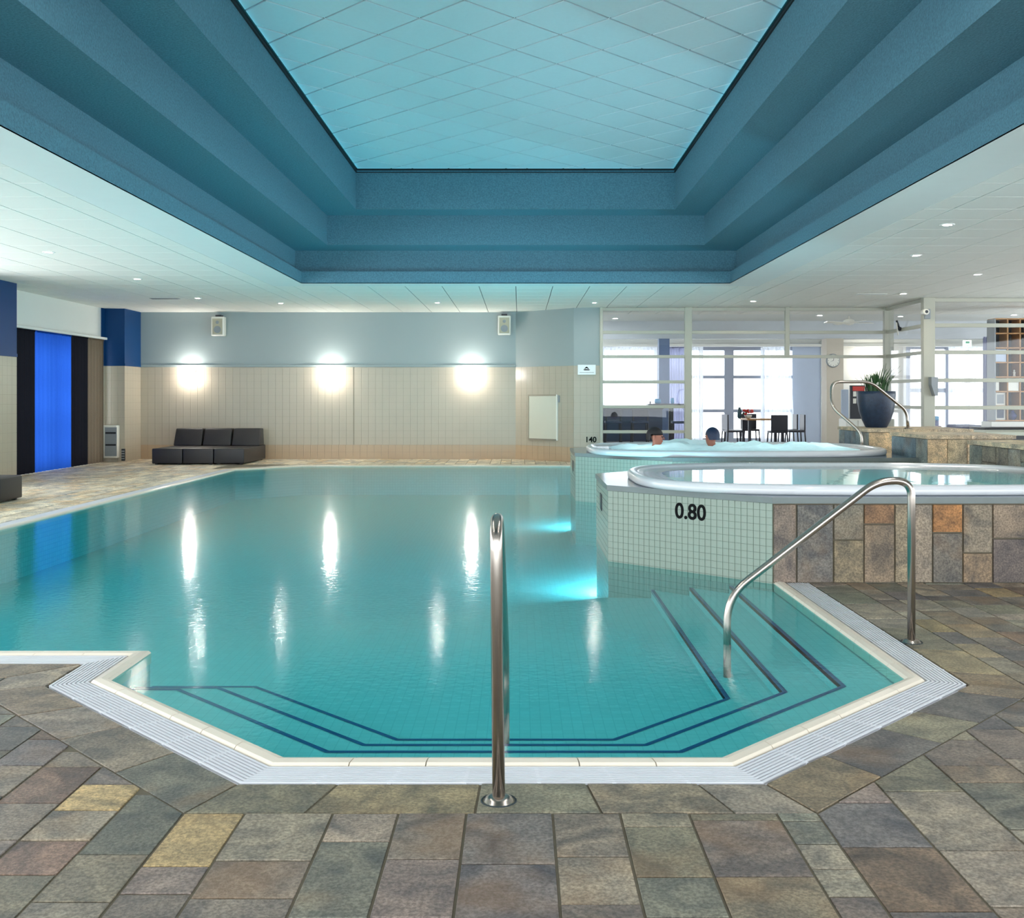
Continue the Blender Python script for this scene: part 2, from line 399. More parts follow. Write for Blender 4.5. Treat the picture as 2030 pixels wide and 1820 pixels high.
# border course that follows the pool
rb = random.Random(3)
for e in DECK_EDGES:
    a0, a1 = Vector(PO[O_ST0][e]), Vector(PO[O_ST0][(e + 1) % nP]); b0, b1 = Vector(PO[O_ST1][e]), Vector(PO[O_ST1][(e + 1) % nP])
    Ln = (b1 - b0).length; cuts = [0.0]
    if e == 0: cuts = [0.0, .19, .46, .66, .87]
    else:
        while cuts[-1] < 1: cuts.append(cuts[-1] + rb.uniform(.24, .52) / max(Ln, .3))
        cuts = [c for c in cuts if c < 1 - .1 / max(Ln, .3)]
    cuts.append(1.0)
    for i in range(len(cuts) - 1):
        s, t = cuts[i], cuts[i + 1]; k = rb.uniform(-.08, .08) * (1 if i else 0)
        k2 = 0
        p = [b0.lerp(b1, s), b0.lerp(b1, t), a0.lerp(a1, t), a0.lerp(a1, s)]
        stones.append(([tuple(q) for q in p], tint(rb)))
# field: columns running away from the camera, cut to the border line
S = PO[O_ST1]
def hp(p, q):                                # keep the right-hand side (outside) of a ccw edge p->q
    d = Vector(q) - Vector(p); n = Vector((d.y, -d.x)); return (-n.x, -n.y, -(n.x * p[0] + n.y * p[1]))
xl, xr = S[0][0], S[1][0]
REG = [[(-1, 0, -xl), (1, 0, xr), (0, 1, S[0][1])],
       [(1, 0, xl), (-1, 0, -S[16][0]), hp(S[16], S[0])],
       [(-1, 0, -xr), (1, 0, S[2][0]), hp(S[1], S[2])],
       [(1, 0, S[16][0]), (0, 1, S[15][1])],
       [(-1, 0, -S[2][0]), (0, 1, 7.31)],
       [(1, 0, S[14][0]), (0, -1, -S[15][1])],
       [(0, -1, -S[12][1]), (-1, 0, -S[14][0])],
       [(-1, 0, -2.28), (0, -1, -15.5), (0, 1, S[12][1])],
       [(-1, 0, -6), (0, -1, -7.31), (0, 1, 15.5)]]
cols = [-1.05, -.858, -.583, -.378, -.166, .103, .314, .528, .803, xr]
rc = random.Random(11)
xs = list(cols)
while xs[-1] < 9:
    w = rc.choice([.19, .21, .21, .27]); xs.append(xs[-1] + w)
while xs[0] > -9:
    w = rc.choice([.19, .21, .21, .27]); xs.insert(0, xs[0] - w)
xs[xs.index(-1.05)] = xl
for i in range(len(xs) - 1):
    y = 1.2 + rc.uniform(0, .25)
    while y < 22:
        ln = rc.choice([.16, .22, .28, .33, .38, .45]) if y < 8 else rc.uniform(.3, .5)
        y2 = y + ln; r = [(xs[i], y), (xs[i + 1], y), (xs[i + 1], y2), (xs[i], y2)]; tt = tint(rc)
        for g in REG:
            p = clip(r, g)
            if p:
                p = dedupe(p)
                if len(p) > 2 and area(p) > .003: stones.append((p, tt))
        y = y2
def stone_data(p, rnd):
    c = Vector((sum(q[0] for q in p) / len(p), sum(q[1] for q in p) / len(p)))
    q = offset(p, -.0042); q2 = offset(p, -.0057); z = rnd.uniform(-.0015, .0015)
    V = [(a[0], a[1], -.013) for a in q] + [(a[0], a[1], z - .0015) for a in q] + [(a[0], a[1], z) for a in q2]
    n = len(p); Fc = [tuple(range(2 * n, 3 * n))]
    for k in (0, n):
        Fc += [(k + i, k + (i + 1) % n, k + n + (i + 1) % n, k + n + i) for i in range(n)]
    return V, Fc
def inview(x, y, z=0, m=60):
    if y < .5: return False
    px, py = CX + F * x / y, CY + F * (H - z) / y
    return -m < px < 2030 + m and -m < py < 1820 + m
order = []
for p, t in stones:
    cx, cy = sum(q[0] for q in p) / len(p), sum(q[1] for q in p) / len(p)
    if any(inview(*q) for q in p): order.append((area(p) / cy ** 3, p, t))
    elif any(inview(*q, 0, 1100) for q in p): order.append((-cy, p, t))
order.sort(key=lambda a: -a[0])
rs = random.Random(5)
VV, FF, TT = [], [], []
GOLD = {}
for k, (s, p, t) in enumerate(order):
    cx, cy = sum(q[0] for q in p) / len(p), sum(q[1] for q in p) / len(p)
    if (cx + .96) ** 2 + (cy - 3.02) ** 2 < .03 or (cx + 1.27) ** 2 + (cy - 3.32) ** 2 < .015: t = srgb(184, 160, 116)
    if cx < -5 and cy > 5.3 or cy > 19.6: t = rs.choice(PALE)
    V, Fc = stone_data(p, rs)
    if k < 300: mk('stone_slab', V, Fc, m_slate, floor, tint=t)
    else:
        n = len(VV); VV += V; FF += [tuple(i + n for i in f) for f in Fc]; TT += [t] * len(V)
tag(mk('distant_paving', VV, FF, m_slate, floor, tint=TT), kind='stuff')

# ---- pool basin
DEEP = -.55
basin = tag(link('pool_basin', None), 'tiled swimming pool basin with blue-edged steps', kind='structure')
V, T = tess([offset(POOL, .03)], DEEP)
PSIDE = offset(POOL, .004)
mk('pool_bottom', V, T, m_poolfloor, basin)
for i in range(nP):
    a, b = PSIDE[i], PSIDE[(i + 1) % nP]
    mk('pool_side', [(a[0], a[1], DEEP), (b[0], b[1], DEEP), (b[0], b[1], -.03), (a[0], a[1], -.03)], [(0, 1, 2, 3)], m_poolwall, basin)
def steps_line(w, yk):
    q = offset(POOL, -w)
    fl, fr, rc_ = q[0], q[1], q[2]
    # chamfer line through fl at 45 degrees, up to y = yk
    cx = fl[0] - (yk - fl[1])
    cx = max(cx, -1.885)
    xr_ = 1.785 - w
    return [(-1.885, yk), (cx, yk), fl, fr, rc_, (xr_, 7.31 + (1.785 - xr_) * .949)]
W_ = [.265, .515, .77]; Y_ = [4.875, 5.11, 5.35]; D_ = [.065, .122, .184]
lines = [[(-1.885, 4.795), (-1.885, 4.795), POOL[0], POOL[1], POOL[2], (1.785, 7.31)]] + [steps_line(w, y) for w, y in zip(W_, Y_)]
NOS = .023
for k in range(3):
    A, B = lines[k], lines[k + 1]
    z = -D_[k]; z2 = -D_[k + 1] if k < 2 else -.25
    V = [(p[0], p[1], z) for p in A] + [(p[0], p[1], z) for p in B] + [(p[0], p[1], z2) for p in B]
    Fc = [(i, i + 1, 7 + i, 6 + i) for i in range(5)] + [(6 + i, 7 + i, 13 + i, 12 + i) for i in range(5)]
    mk('pool_step', V, Fc, m_poolfloor, basin)
    wi = W_[k] - NOS; I = steps_line(wi, Y_[k] - NOS)
    V = [(p[0], p[1], z + .002) for p in I] + [(p[0], p[1], z + .002) for p in B] + [(p[0], p[1], z - .02) for p in B]
    mk('step_nosing', V, [(i, i + 1, 7 + i, 6 + i) for i in range(5)] + [(6 + i, 7 + i, 13 + i, 12 + i) for i in range(5)], m_nosing, basin)
B = lines[3]
OUT = [(-5.11, 5.33, -.25), (-1.885, 5.33, -.25)] + [(p[0], p[1], -.25) for p in B] + [(.71, 8.33, -.3), (.71, 9.58, DEEP + .004), (-1.2, 10.4, DEEP + .004), (-5.11, 10.4, DEEP + .004)]
T = tessellate_polygon([[Vector((p[0], p[1], 0)) for p in OUT]])
mk('pool_slope', OUT, [tuple(t) for t in T], m_poolfloor, basin, smooth=True)
# coping: glazed edge tiles
rk = random.Random(2)
for e in DECK_EDGES:
    a0, a1 = Vector(POOL[e]), Vector(POOL[(e + 1) % nP]); b0, b1 = Vector(PO[O_COP][e]), Vector(PO[O_COP][(e + 1) % nP])
    Ln = (a1 - a0).length; n = max(1, round(Ln / (.25 if Ln < 6 else .5)))
    for i in range(n):
        g = .002 / Ln
        s, t = i / n + (g if i else 0), (i + 1) / n - (g if i < n - 1 else 0)
        P4 = [a0.lerp(a1, s), a0.lerp(a1, t), b0.lerp(b1, t), b0.lerp(b1, s)]
        V = []
        for (f, z) in ((0, -.06), (0, -.006), (.12, .006), (.45, .012), (.85, .008), (1, -.004), (1, -.06)):
            V += [(*P4[0].lerp(P4[3], f), z), (*P4[1].lerp(P4[2], f), z)]
        Fc = [(2 * j, 2 * j + 1, 2 * j + 3, 2 * j + 2) for j in range(6)] + [tuple(range(0, 14, 2)), tuple(range(13, 0, -2))]
        mk('coping_tile', V, Fc, m_coping, basin)
# overflow grate: white slats over a dark channel
grate = tag(link('overflow_grate', None), 'white slatted overflow gutter running round the pool edge', kind='structure')
NS = 9; pitch = (O_GR1 - O_GR0) / NS
offs = [(O_GR0 + pitch * k, O_GR0 + pitch * k + pitch * .56) for k in range(NS)]
offp = [(offset(POOL, a), offset(POOL, b)) for a, b in offs]
for e in DECK_EDGES:
    j = (e + 1) % nP
    c0, c1 = PO[O_GR0], offset(POOL, .31)
    mk('channel', [(*POOL[e], -.03), (*POOL[j], -.03), (*c1[j], -.03), (*c1[e], -.03)], [(0, 3, 2, 1)], m_channel, grate)
    for A, B in offp:
        V, Fc = prism_data([A[e], B[e], B[j], A[j]], -.018, .001)
        mk('slat', V, Fc, m_grate, grate)
    # cross bars tie the slats
    a0, a1, b0, b1 = Vector(c0[e]), Vector(c0[j]), Vector(PO[O_GR1][e]), Vector(PO[O_GR1][j])
    Ln = (a1 - a0).length; n = max(1, round(Ln / .25)); V, Fc = [], []
    for i in range(1, n):
        for s in (i / n,):
            d = .006 / Ln
            v, f = prism_data([a0.lerp(a1, s - d), b0.lerp(b1, s - d), b0.lerp(b1, s + d), a0.lerp(a1, s + d)], -.02, -.001)
            m = len(V); V += v; Fc += [tuple(q + m for q in g) for g in f]
    if V: mk('cross_bar', V, Fc, m_grate, grate)
# water
wp = offset(POOL, .012)
V, T = tess([wp], -.008); n = len(V)
V2 = [Vector((v.x, v.y, DEEP - .05)) for v in V]
water = mk('pool_water', V + V2, [t if (V[t[1]] - V[t[0]]).cross(V[t[2]] - V[t[0]]).z > 0 else (t[0], t[2], t[1]) for t in T] +
           [tuple(i + n for i in (t if (V[t[1]] - V[t[0]]).cross(V[t[2]] - V[t[0]]).z < 0 else (t[0], t[2], t[1]))) for t in T] +
           [(i, n + i, n + (i + 1) % n, (i + 1) % n) for i in range(n)], m_water)
bmw = bmesh.new(); bmw.from_mesh(water.data); bmesh.ops.recalc_face_normals(bmw, faces=bmw.faces[:]); bmw.to_mesh(water.data); bmw.free()
tag(water, 'calm turquoise water filling the swimming pool', 'water', kind='stuff')

# ---- ceiling
LIP = (3.386, 16.45, .5)                       # half width, far Y, near Y
def ring(h, y1, y0): return [(CXC - h, y0), (CXC + h, y0), (CXC + h, y1), (CXC - h, y1)]
lip = ring(*LIP)
V, T = tess([[(-9, -3), (12.5, -3), (12.5, 22.6), (-9, 22.6)], lip], CZ + .012)
ceiling = tag(mk('ceiling', V, T, m_ceil_joint), 'white tiled suspended ceiling around the stepped coffer', kind='structure')
bo = (CXC - 3.92, CXC + 3.92, .0, 16.86)
for q in ([(bo[0], bo[2]), (lip[0][0], bo[2]), (lip[0][0], bo[3]), (bo[0], bo[3])], [(lip[1][0], bo[2]), (bo[1], bo[2]), (bo[1], bo[3]), (lip[1][0], bo[3])],
          [(lip[3][0], lip[3][1]), (lip[2][0], lip[2][1]), (lip[2][0], bo[3]), (lip[3][0], bo[3])], [(lip[0][0], bo[2]), (lip[1][0], bo[2]), (lip[1][0], lip[0][1]), (lip[0][0], lip[0][1])]):
    prism('border_strip', q, CZ, CZ + .011, m_ceil_border, ceiling)
tl = []
def ctile_data(p, z, t=.010, gap=.006):
    q = offset(p, -gap); q2 = offset(p, -gap - .003); n = len(p)
    V = [(a[0], a[1], z + t) for a in q] + [(a[0], a[1], z + .003) for a in q] + [(a[0], a[1], z) for a in q2]
    Fc = [tuple(reversed(range(2 * n, 3 * n)))]
    for k in (0, n): Fc += [(k + (i + 1) % n, k + i, k + n + i, k + n + (i + 1) % n) for i in range(n)]
    return V, Fc
for i in range(-16, 20):
    for j in range(-4, 40):
        x, y = CXC + .6 * i, 8.75 - .6 * 15 + .6 * j
        r = [(x, y), (x + .6, y), (x + .6, y + .6), (x, y + .6)]
        if y > 22 or x < -9 or x > 12: continue
        for g in ([(1, 0, bo[0])], [(-1, 0, -bo[1])], [(-1, 0, -bo[0]), (1, 0, bo[1]), (0, -1, -bo[3])]):
            p = dedupe(clip(r, g)) if clip(r, g) else []
            if len(p) > 2 and area(p) > .002:
                if any(inview(q[0], q[1], CZ) for q in p): tl.append((y, p))
                elif any(inview(q[0], q[1], CZ, 700) for q in p): tl.append((y + 100, p))
tl.sort(key=lambda a: a[0])
VV, FF = [], []
for k, (y, p) in enumerate(tl):
    V, Fc = ctile_data(p, CZ)
    if k < 300: mk('ceiling_tile', V, Fc, m_ceil, ceiling)
    else:
        n = len(VV); VV += V; FF += [tuple(i + n for i in f) for f in Fc]
if VV: tag(mk('distant_ceiling_tiles', VV, FF, m_ceil, ceiling), kind='stuff')
# coffer
coffer = tag(link('ceiling_coffer', None), 'blue stepped ceiling coffer above the pool', kind='structure')
def band(name, r0, z0, r1, z1, mat):
    V = [(p[0], p[1], z0) for p in r0] + [(p[0], p[1], z1) for p in r1]
    for i in range(4):
        j = (i + 1) % 4
        mk(name, [V[i], V[j], V[4 + j], V[4 + i]], [(0, 1, 2, 3)], mat, coffer)
L1, L2, L3 = ring(3.507, 16.57, .38), ring(2.889, 15.95, 1.0), ring(2.364, 15.43, 1.525)
lip2 = ring(3.40, 16.464, .486)
band('coffer_lip', lip, CZ, lip, 3.29, m_coffer); band('lip_top', lip, 3.29, lip2, 3.29, m_coffer); band('lip_back', lip2, 3.29, lip2, 3.12, m_coffer)
band('trough', lip2, 3.12, L1, 3.12, m_coffer)
band('coffer_fascia', L1, 3.12, L1, 3.635, m_coffer); band('coffer_soffit', L1, 3.635, L2, 3.635, m_coffer)
band('coffer_fascia', L2, 3.635, L2, 4.088, m_coffer); band('coffer_soffit', L2, 4.088, L3, 4.088, m_coffer)
band('coffer_fascia', L3, 4.088, L3, 4.66, m_coffer); band('shadow_gap', L3, 4.66, L3, 4.73, m_black)
m_led = E('led_glow', (.08, .72, 1), COVE)
def ring_in(d): return [(L3[0][0] + d, L3[0][1] + d), (L3[1][0] - d, L3[1][1] + d), (L3[2][0] - d, L3[2][1] - d), (L3[3][0] + d, L3[3][1] - d)]
band('led_channel', L3, 4.63, ring_in(.02), 4.63, m_black); band('led_channel', ring_in(.02), 4.63, ring_in(.02), 4.642, m_black)
band('led_strip', ring_in(.003), 4.634, ring_in(.017), 4.634, m_led)
V, T = tess([L3], 4.70); mk('panel_base', V, T, m_toptile_joint, coffer)
L3i = ring(2.35, 15.416, 1.54)
gx = [(-1, 0, -L3i[0][0]), (1, 0, L3i[1][0]), (0, -1, -L3i[0][1]), (0, 1, L3i[2][1])]
dg = .6 * sqrt(2)
for i in range(-7, 8):
    for j in range(-24, 24):
        if (i + j) % 2: continue
        x, y = -.045 + dg / 2 * i, 8.88 + dg / 2 * j
        p = clip([(x - dg / 2, y), (x, y - dg / 2), (x + dg / 2, y), (x, y + dg / 2)], gx)
        if p:
            p = dedupe(p)
            if len(p) > 2 and area(p) > .003:
                V, Fc = ctile_data(p, 4.685, .016, .010); mk('coffer_tile', V, Fc, m_toptile, coffer)

# ---- walls
wall_back = tag(link('wall_back', None), 'long back wall, beige tiles below pale blue paint', kind='structure')
BY = 22.0
box('plaster', -9, -.08, BY, BY + .2, 1.94, CZ, m_paleblue, wall_back)
box('tile_bed', -9, -.08, BY + .006, BY + .2, 0, 1.94, m_tile_joint, wall_back)
box('ledge_trim', -8.0, -.08, BY - .03, BY, 1.945, 1.99, m_paleblue, wall_back, .004, 1)
def wall_tiles(name, p0, p1, z0, z1, s, mat, parent, th=.006, gap=.003):
    """square tiles on a vertical wall that runs p0 -> p1 (outside to the right of the run)"""
    a, b = Vector(p0), Vector(p1); d = (b - a); Ln = d.length; d.normalize(); nn = Vector((d.y, -d.x))
    V, Fc = [], []; nx = max(1, round(Ln / s)); nz = max(1, round((z1 - z0) / s)); sx, sz = Ln / nx, (z1 - z0) / nz
    for i in range(nx):
        for j in range(nz):
            u0, u1 = a + d * (i * sx + gap / 2), a + d * ((i + 1) * sx - gap / 2); w0, w1 = z0 + j * sz + gap / 2, z0 + (j + 1) * sz - gap / 2
            n = len(V); V += [(*u0, w0), (*u1, w0), (*u1, w1), (*u0, w1)] + [(*(u0 + nn * th), w0), (*(u1 + nn * th), w0), (*(u1 + nn * th), w1), (*(u0 + nn * th), w1)]
            Fc += [tuple(q + n for q in f) for f in ((4, 5, 6, 7), (0, 1, 5, 4), (1, 2, 6, 5), (2, 3, 7, 6), (3, 0, 4, 7))]
    return tag(mk(name, V, Fc, mat, parent), kind='stuff')
wall_tiles('wall_tiles', (-8.0, BY + .006), (-3.51, BY + .006), .3, 1.94, .15, m_tile_wall, wall_back)
wall_tiles('wall_tiles', (-3.49, BY + .006), (-.08, BY + .006), .3, 1.94, .15, m_tile_wall, wall_back)
wall_tiles('skirting_tiles', (-8.0, BY + .006), (-.08, BY + .006), 0, .3, .15, m_tile_skirt, wall_back, .008)
wall_angled = tag(link('wall_angled', None), 'short angled wall, beige tiles below pale blue paint', kind='structure')
for nm, z0, z1, mt, o_ in (('tile_bed', 0, 1.94, m_tile_joint, .006), ('plaster', 1.94, CZ, m_paleblue, 0)):
    prism(nm, [(-.08, BY + o_), (1.09, 20.95 + o_), (1.6, 20.85 + o_), (1.66, 20.85 + o_), (1.66, 22.2), (-.08, 22.2)], z0, z1, mt, wall_angled)
for a, b in (((-.08, BY + .006), (1.09, 20.956)), ((1.09, 20.956), (1.61, 20.856))):
    wall_tiles('wall_tiles', a, b, .3, 1.94, .15, m_tile_wall, wall_angled); wall_tiles('skirting_tiles', a, b, 0, .3, .15, m_tile_skirt, wall_angled, .008)
# left wall with a curtained window between two columns
wall_left = tag(link('wall_left', None), 'left wall with white band above the curtains', kind='structure')
box('plaster', -8.7, -8.4, 14.9, 17.2, 0, CZ, m_white, wall_left)
box('white_band', -8.7, -8.42, -3, 14.9, 2.75, CZ, m_white, wall_left)
for y in (-3, 1.4, 5.9, 10.4): box('window_pier', -8.7, -8.4, y, y + .35, 0, 2.75, m_white, wall_left)
box('tile_return', -8.7, -8.4, 20.95, 22, 0, 1.94, m_tile_wall, wall_left); box('blue_return', -8.7, -8.4, 20.95, 22, 1.94, CZ, m_blue, wall_left)
box('white_band', -8.7, -8.42, 17.2, 20.95, 2.5, CZ, m_white, wall_left)
box('curtain_rail', -8.42, -8.3, 16.9, 20.98, 2.46, 2.505, m_white, wall_left, .006, 1)
window_4 = tag(link('window_4', None), 'window behind the striped curtains', kind='structure')
boxes('window_frame', [(-8.7, -8.62, 17.2, 20.95, z, z + .1) for z in (0, .75, 1.55, 2.2, 2.42)] + [(-8.7, -8.62, y, y + .1, 0, 2.5) for y in (17.2, 18.7, 20.85)], m_frame, window_4)
box('pane', -8.68, -8.675, 17.2, 20.95, .05, 2.45, m_glass, window_4)
def column(name, x0, x1, y0, y1, label):
    c = tag(link(name, None), label, kind='structure')
    box('blue_shaft', x0, x1, y0, y1, 1.94, CZ, m_blue, c); box('blue_trim', x0 - .012, x1 + .012, y0 - .012, y1, 1.94, 1.99, m_blue, c)
    box('tile_bed', x0 + .006, x1 - .006, y0 + .006, y1, 0, 1.94, m_tile_joint, c)
    wall_tiles('wall_tiles', (x0, y0 + .006), (x1, y0 + .006), 0, 1.94, .15, m_tile_wall, c)
    wall_tiles('wall_tiles', (x1 - .006, y0), (x1 - .006, y1), 0, 1.94, .15, m_tile_wall, c)
column('column', -8.55, -8.0, 21.1, 22.0, 'far column, deep blue above beige tiles, in the corner')
column('column', -9.0, -7.94, 14.9, 16.45, 'near column at the left edge, deep blue above beige tiles')
wall_right = tag(link('wall_right', None), 'right wall with tall windows', kind='structure')
box('white_band', 12.3, 12.5, -3, 18.8, 2.75, CZ, m_white, wall_right)
for y in (-3, 2.2, 7.4, 12.6, 18.5): box('window_pier', 12.3, 12.5, y, y + .35, 0, 2.75, m_white, wall_right)

# ---- glazed partition to the lounge
GY, GY2, GX = 20.8, 18.8, 7.33
TR = [.03, .615, 1.115, 1.61, 2.115, 2.6, CZ - .04]
window_1 = tag(link('window_1', None), 'glazed partition with white rails between pool and lounge', kind='structure')
def rail(x0, x1, y, z, w=window_1, t=.062): box('rail', x0, x1, y - .03, y + .03, z - t / 2, z + t / 2, m_frame, w, .004, 1)
xa, xb, xc, xd, xe = X_(1192, GY), X_(1364, GY), X_(1560, GY), X_(1761, GY), GX
for z in TR: rail(xa, xb, GY, z)
for z in TR[4:]: rail(xb, xd, GY, z)
for x, w, z0 in ((xa, .06, 0), (xb, .145, 0), (xc, .085, 2.115), (xd, .19, 0)):
    box('post', x - w / 2, x + w / 2, GY - .05, GY + .05, z0, CZ, m_frame, window_1, .006, 1)
for i in range(6): box('pane', xa + .03, xb - .07, GY - .004, GY + .004, TR[i] + .03, TR[i + 1] - .03, m_glass, window_1)
for i in (4, 5):
    box('pane', xb + .07, xc - .04, GY - .004, GY + .004, TR[i] + .03, TR[i + 1] - .03, m_glass, window_1)
    box('pane', xc + .04, xd - .09, GY - .004, GY + .004, TR[i] + .03, TR[i + 1] - .03, m_glass, window_1)
window_2 = tag(link('window_2', None), 'glazed return of the partition behind the plant pot', kind='structure')
for z in TR: box('rail', GX - .03, GX + .03, GY2, GY, z - .031, z + .031, m_frame, window_2, .004, 1)
for i in range(6): box('pane', GX - .004, GX + .004, GY2 + .1, GY - .1, TR[i] + .03, TR[i + 1] - .03, m_glass, window_2)
window_3 = tag(link('window_3', None), 'glazed partition in front of the bookshelf', kind='structure')
for z in TR: rail(GX, 12.3, GY2, z, window_3, .07)
box('post', GX - .06, GX + .15, GY2 - .06, GY2 + .08, 0, CZ, m_frame, window_3, .008, 1)
box('post', 10.9, 11.05, GY2 - .05, GY2 + .05, 0, CZ, m_frame, window_3, .008, 1)
for i in range(6): box('pane', GX + .15, 10.9, GY2 - .004, GY2 + .004, TR[i] + .03, TR[i + 1] - .03, m_glass, window_3)
# lounge shell
LY = 29.5
lc = tag(box('lounge_ceiling', 1.5, 17, 18.8, 30, CZ + .02, CZ + .1, m_ceil_border), 'lounge ceiling behind the glass', kind='structure')
beam = tag(box('lounge_beam', 1.5, 16, 24.8, 25.1, 2.70, CZ + .02, m_beam), 'grey downstand beam across the lounge', kind='structure')
wl = tag(link('wall_lounge', None), 'lounge window wall', kind='structure')
box('header', .5, 16, LY, LY + .2, 2.80, CZ, m_white, wl)
box('lounge_end', 16, 16.2, 18.8, LY + .2, 0, CZ, m_white, wl)
box('lounge_side', .4, .6, 22.2, LY, 0, CZ, m_white, wl)
# lounge window wall: bright panes with frames
wx = [X_(1195, LY), X_(1300, LY), X_(1390, LY), X_(1445, LY), X_(1512, LY), X_(1570, LY)]
box('pier', wx[5], X_(1626, LY), LY - .05, LY + .2, 0, 2.82, m_greywall, wl)
box('white_jamb', X_(1626, LY), X_(1636, LY), LY - .12, LY + .2, 0, 2.9, m_white, wl)
box('white_wall', X_(1636, LY), X_(1800, LY), LY - .02, LY + .2, 0, 2.82, m_white, wl)
window_5 = tag(link('window_5', None), 'french windows at the back of the lounge', kind='structure')
for x, w in ((wx[0] - 1.4, .1), (wx[0], .1), (wx[1], .12), (wx[2], .1), (wx[3], .26), (wx[4], .1)):
    box('window_post', x - w / 2, x + w / 2, LY - .03, LY + .08, 0, 2.8, m_winframe, window_5)
for z, t in ((.05, .2), (.92, .09), (1.88, .09), (2.72, .18)):
    box('window_rail', wx[0] - 1.5, wx[5], LY - .02, LY + .06, z - t / 2, z + t / 2, m_winframe, window_5)
for i in range(5): box('pane', wx[i] + .06, wx[i + 1] - .06, LY + .01, LY + .018, .1, 2.7, m_glass, window_5)
window_6 = tag(link('window_6', None), 'tall window in the right part of the lounge', kind='structure')
for x in (X_(1800, LY), X_(1878, LY), X_(1918, LY), X_(1960, LY)): box('window_post', x - .06, x + .06, LY - .03, LY + .08, 0, 2.8, m_winframe, window_6)
for z in (.05, 1.5, 2.72): box('window_rail', X_(1800, LY), X_(1960, LY), LY - .02, LY + .06, z - .06, z + .06, m_winframe, window_6)
box('white_wall', X_(1960, LY), 16, LY, LY + .2, 0, 2.82, m_white, wl)

# ================================================================== THINGS
# ---- tub platforms, tubs
def ray_poly(c, a, poly):
    d = Vector((cos(a), sin(a))); best = 99
    for i in range(len(poly)):
        p, q = Vector(poly[i]) - Vector(c), Vector(poly[(i + 1) % len(poly)]) - Vector(c)
        e = q - p; den = d.x * e.y - d.y * e.x
        if abs(den) < 1e-9: continue
        t = (p.x * e.y - p.y * e.x) / den; s = (p.x * d.y - p.y * d.x) / den
        if t > 0 and -1e-6 <= s <= 1 + 1e-6: best = min(best, t)
    return Vector(c) + d * best
TUBN = 3.1
def sup(c, rx, ry, a):
    ca, sa = cos(a), sin(a); k = (abs(ca) ** TUBN + abs(sa) ** TUBN) ** (-1 / TUBN)
    return (c[0] + rx * k * ca, c[1] + ry * k * sa)
def ray_in(c, a, rx, ry):
    ca, sa = cos(a), sin(a); k = ((abs(ca) / rx) ** TUBN + (abs(sa) / ry) ** TUBN) ** (-1 / TUBN)
    return (c[0] + k * ca, c[1] + k * sa)
def platform(name, poly, c, rx, ry, label, chamfer, n_parts):
    t = thing(name, (poly[0][0], poly[0][1], 0), label, 'tub platform')
    n = len(poly)
    V = [(p[0], p[1], DEEP) for p in poly] + [(p[0], p[1], .555) for p in poly]
    mk('wall_core', V, [(i, (i + 1) % n, n + (i + 1) % n, n + i) for i in range(n)], m_mosaic_surf, t)
    # top slab with the opening for the tub
    po = offset(poly, .012)
    ang = sorted([2 * pi * i / 72 for i in range(72)] + [math.atan2(p[1] - c[1], p[0] - c[0]) % (2 * pi) for p in po])
    V, Fc = [], []
    for a in ang:
        o = ray_poly(c, a, po); i_ = ray_in(c, a, rx - .12, ry - .12)
        V += [(o.x, o.y, .557), (o.x, o.y, .60), (i_[0], i_[1], .60), (i_[0], i_[1], .557)]
    m = len(ang); top, edge = [], []
    for i in range(m):
        j = (i + 1) % m
        top.append((4 * i + 1, 4 * j + 1, 4 * j + 2, 4 * i + 2)); edge += [(4 * i, 4 * j, 4 * j + 1, 4 * i + 1), (4 * i + 3, 4 * j + 3, 4 * j, 4 * i)]
    mk('slab_top', V, top, m_slabtop, t); mk('slab_edge', V, edge, m_slabedge, t)
    return t
def mosaic(parent, p0, p1, z0, z1, cols, rows, single):
    a, b = Vector(p0), Vector(p1); d = (b - a); Ln = d.length; d.normalize(); nn = Vector((d.y, -d.x))
    sx, sz = Ln / cols, (z1 - z0) / rows; g = .0014; th = .004
    mk('grout_bed', [(*a, z0), (*b, z0), (*b, z1), (*a, z1)], [(0, 1, 2, 3)], m_mosaic_grout, parent).location += Vector((nn.x, nn.y, 0)) * .001
    u = Vector((d.x, d.y, 0)); k3 = Vector((nn.x, nn.y, 0)); up = Vector((0, 0, 1))
    T = []
    for (dx, dz) in ((0, 0), (1, 0), (1, 1), (0, 1)):
        T.append(u * (g if not dx else sx - g) + up * (g if not dz else sz - g))
    T2 = [v + k3 * th + (u * .001 * (1 if v.dot(u) < sx / 2 else -1)) for v in T]
    Fc = [(4, 5, 6, 7), (0, 1, 5, 4), (1, 2, 6, 5), (2, 3, 7, 6), (3, 0, 4, 7)]
    me = mesh('mosaic_tile', T + T2, Fc, m_mosaic); VV, FF = [], []
    k = 0
    for j in range(rows - 1, -1, -1):
        for i in range(cols):
            o = Vector((a.x, a.y, z0)) + u * sx * i + up * sz * j
            if k < single: link('mosaic_tile', me, parent, o - base(parent))
            else:
                n = len(VV); VV += [v + o for v in T + T2]; FF += [tuple(q + n for q in f) for f in Fc]
            k += 1
    if VV: tag(mk('mosaic_tiles', VV, FF, m_mosaic, parent), kind='stuff')
TUB1 = ((2.80, 8.72), 1.87, 1.31); TUB2 = ((2.72, 13.40), 1.85, 1.29)
PL1 = [(1.777, 7.31), (5.4, 7.31), (5.4, 10.6), (1.78, 10.6), (.71, 9.58), (.71, 8.33)]
PL2 = [(1.78, 12.1), (4.63, 12.1), (4.63, 15.5), (1.78, 15.5), (.71, 14.45), (.71, 13.16)]
pf1 = platform('tub_platform', PL1, *TUB1, 'mosaic and slate platform carrying the near hot tub, marked 0.80', 0, 0)
pf2 = platform('tub_platform', PL2, *TUB2, 'mosaic platform carrying the far bubbling hot tub', 0, 0)
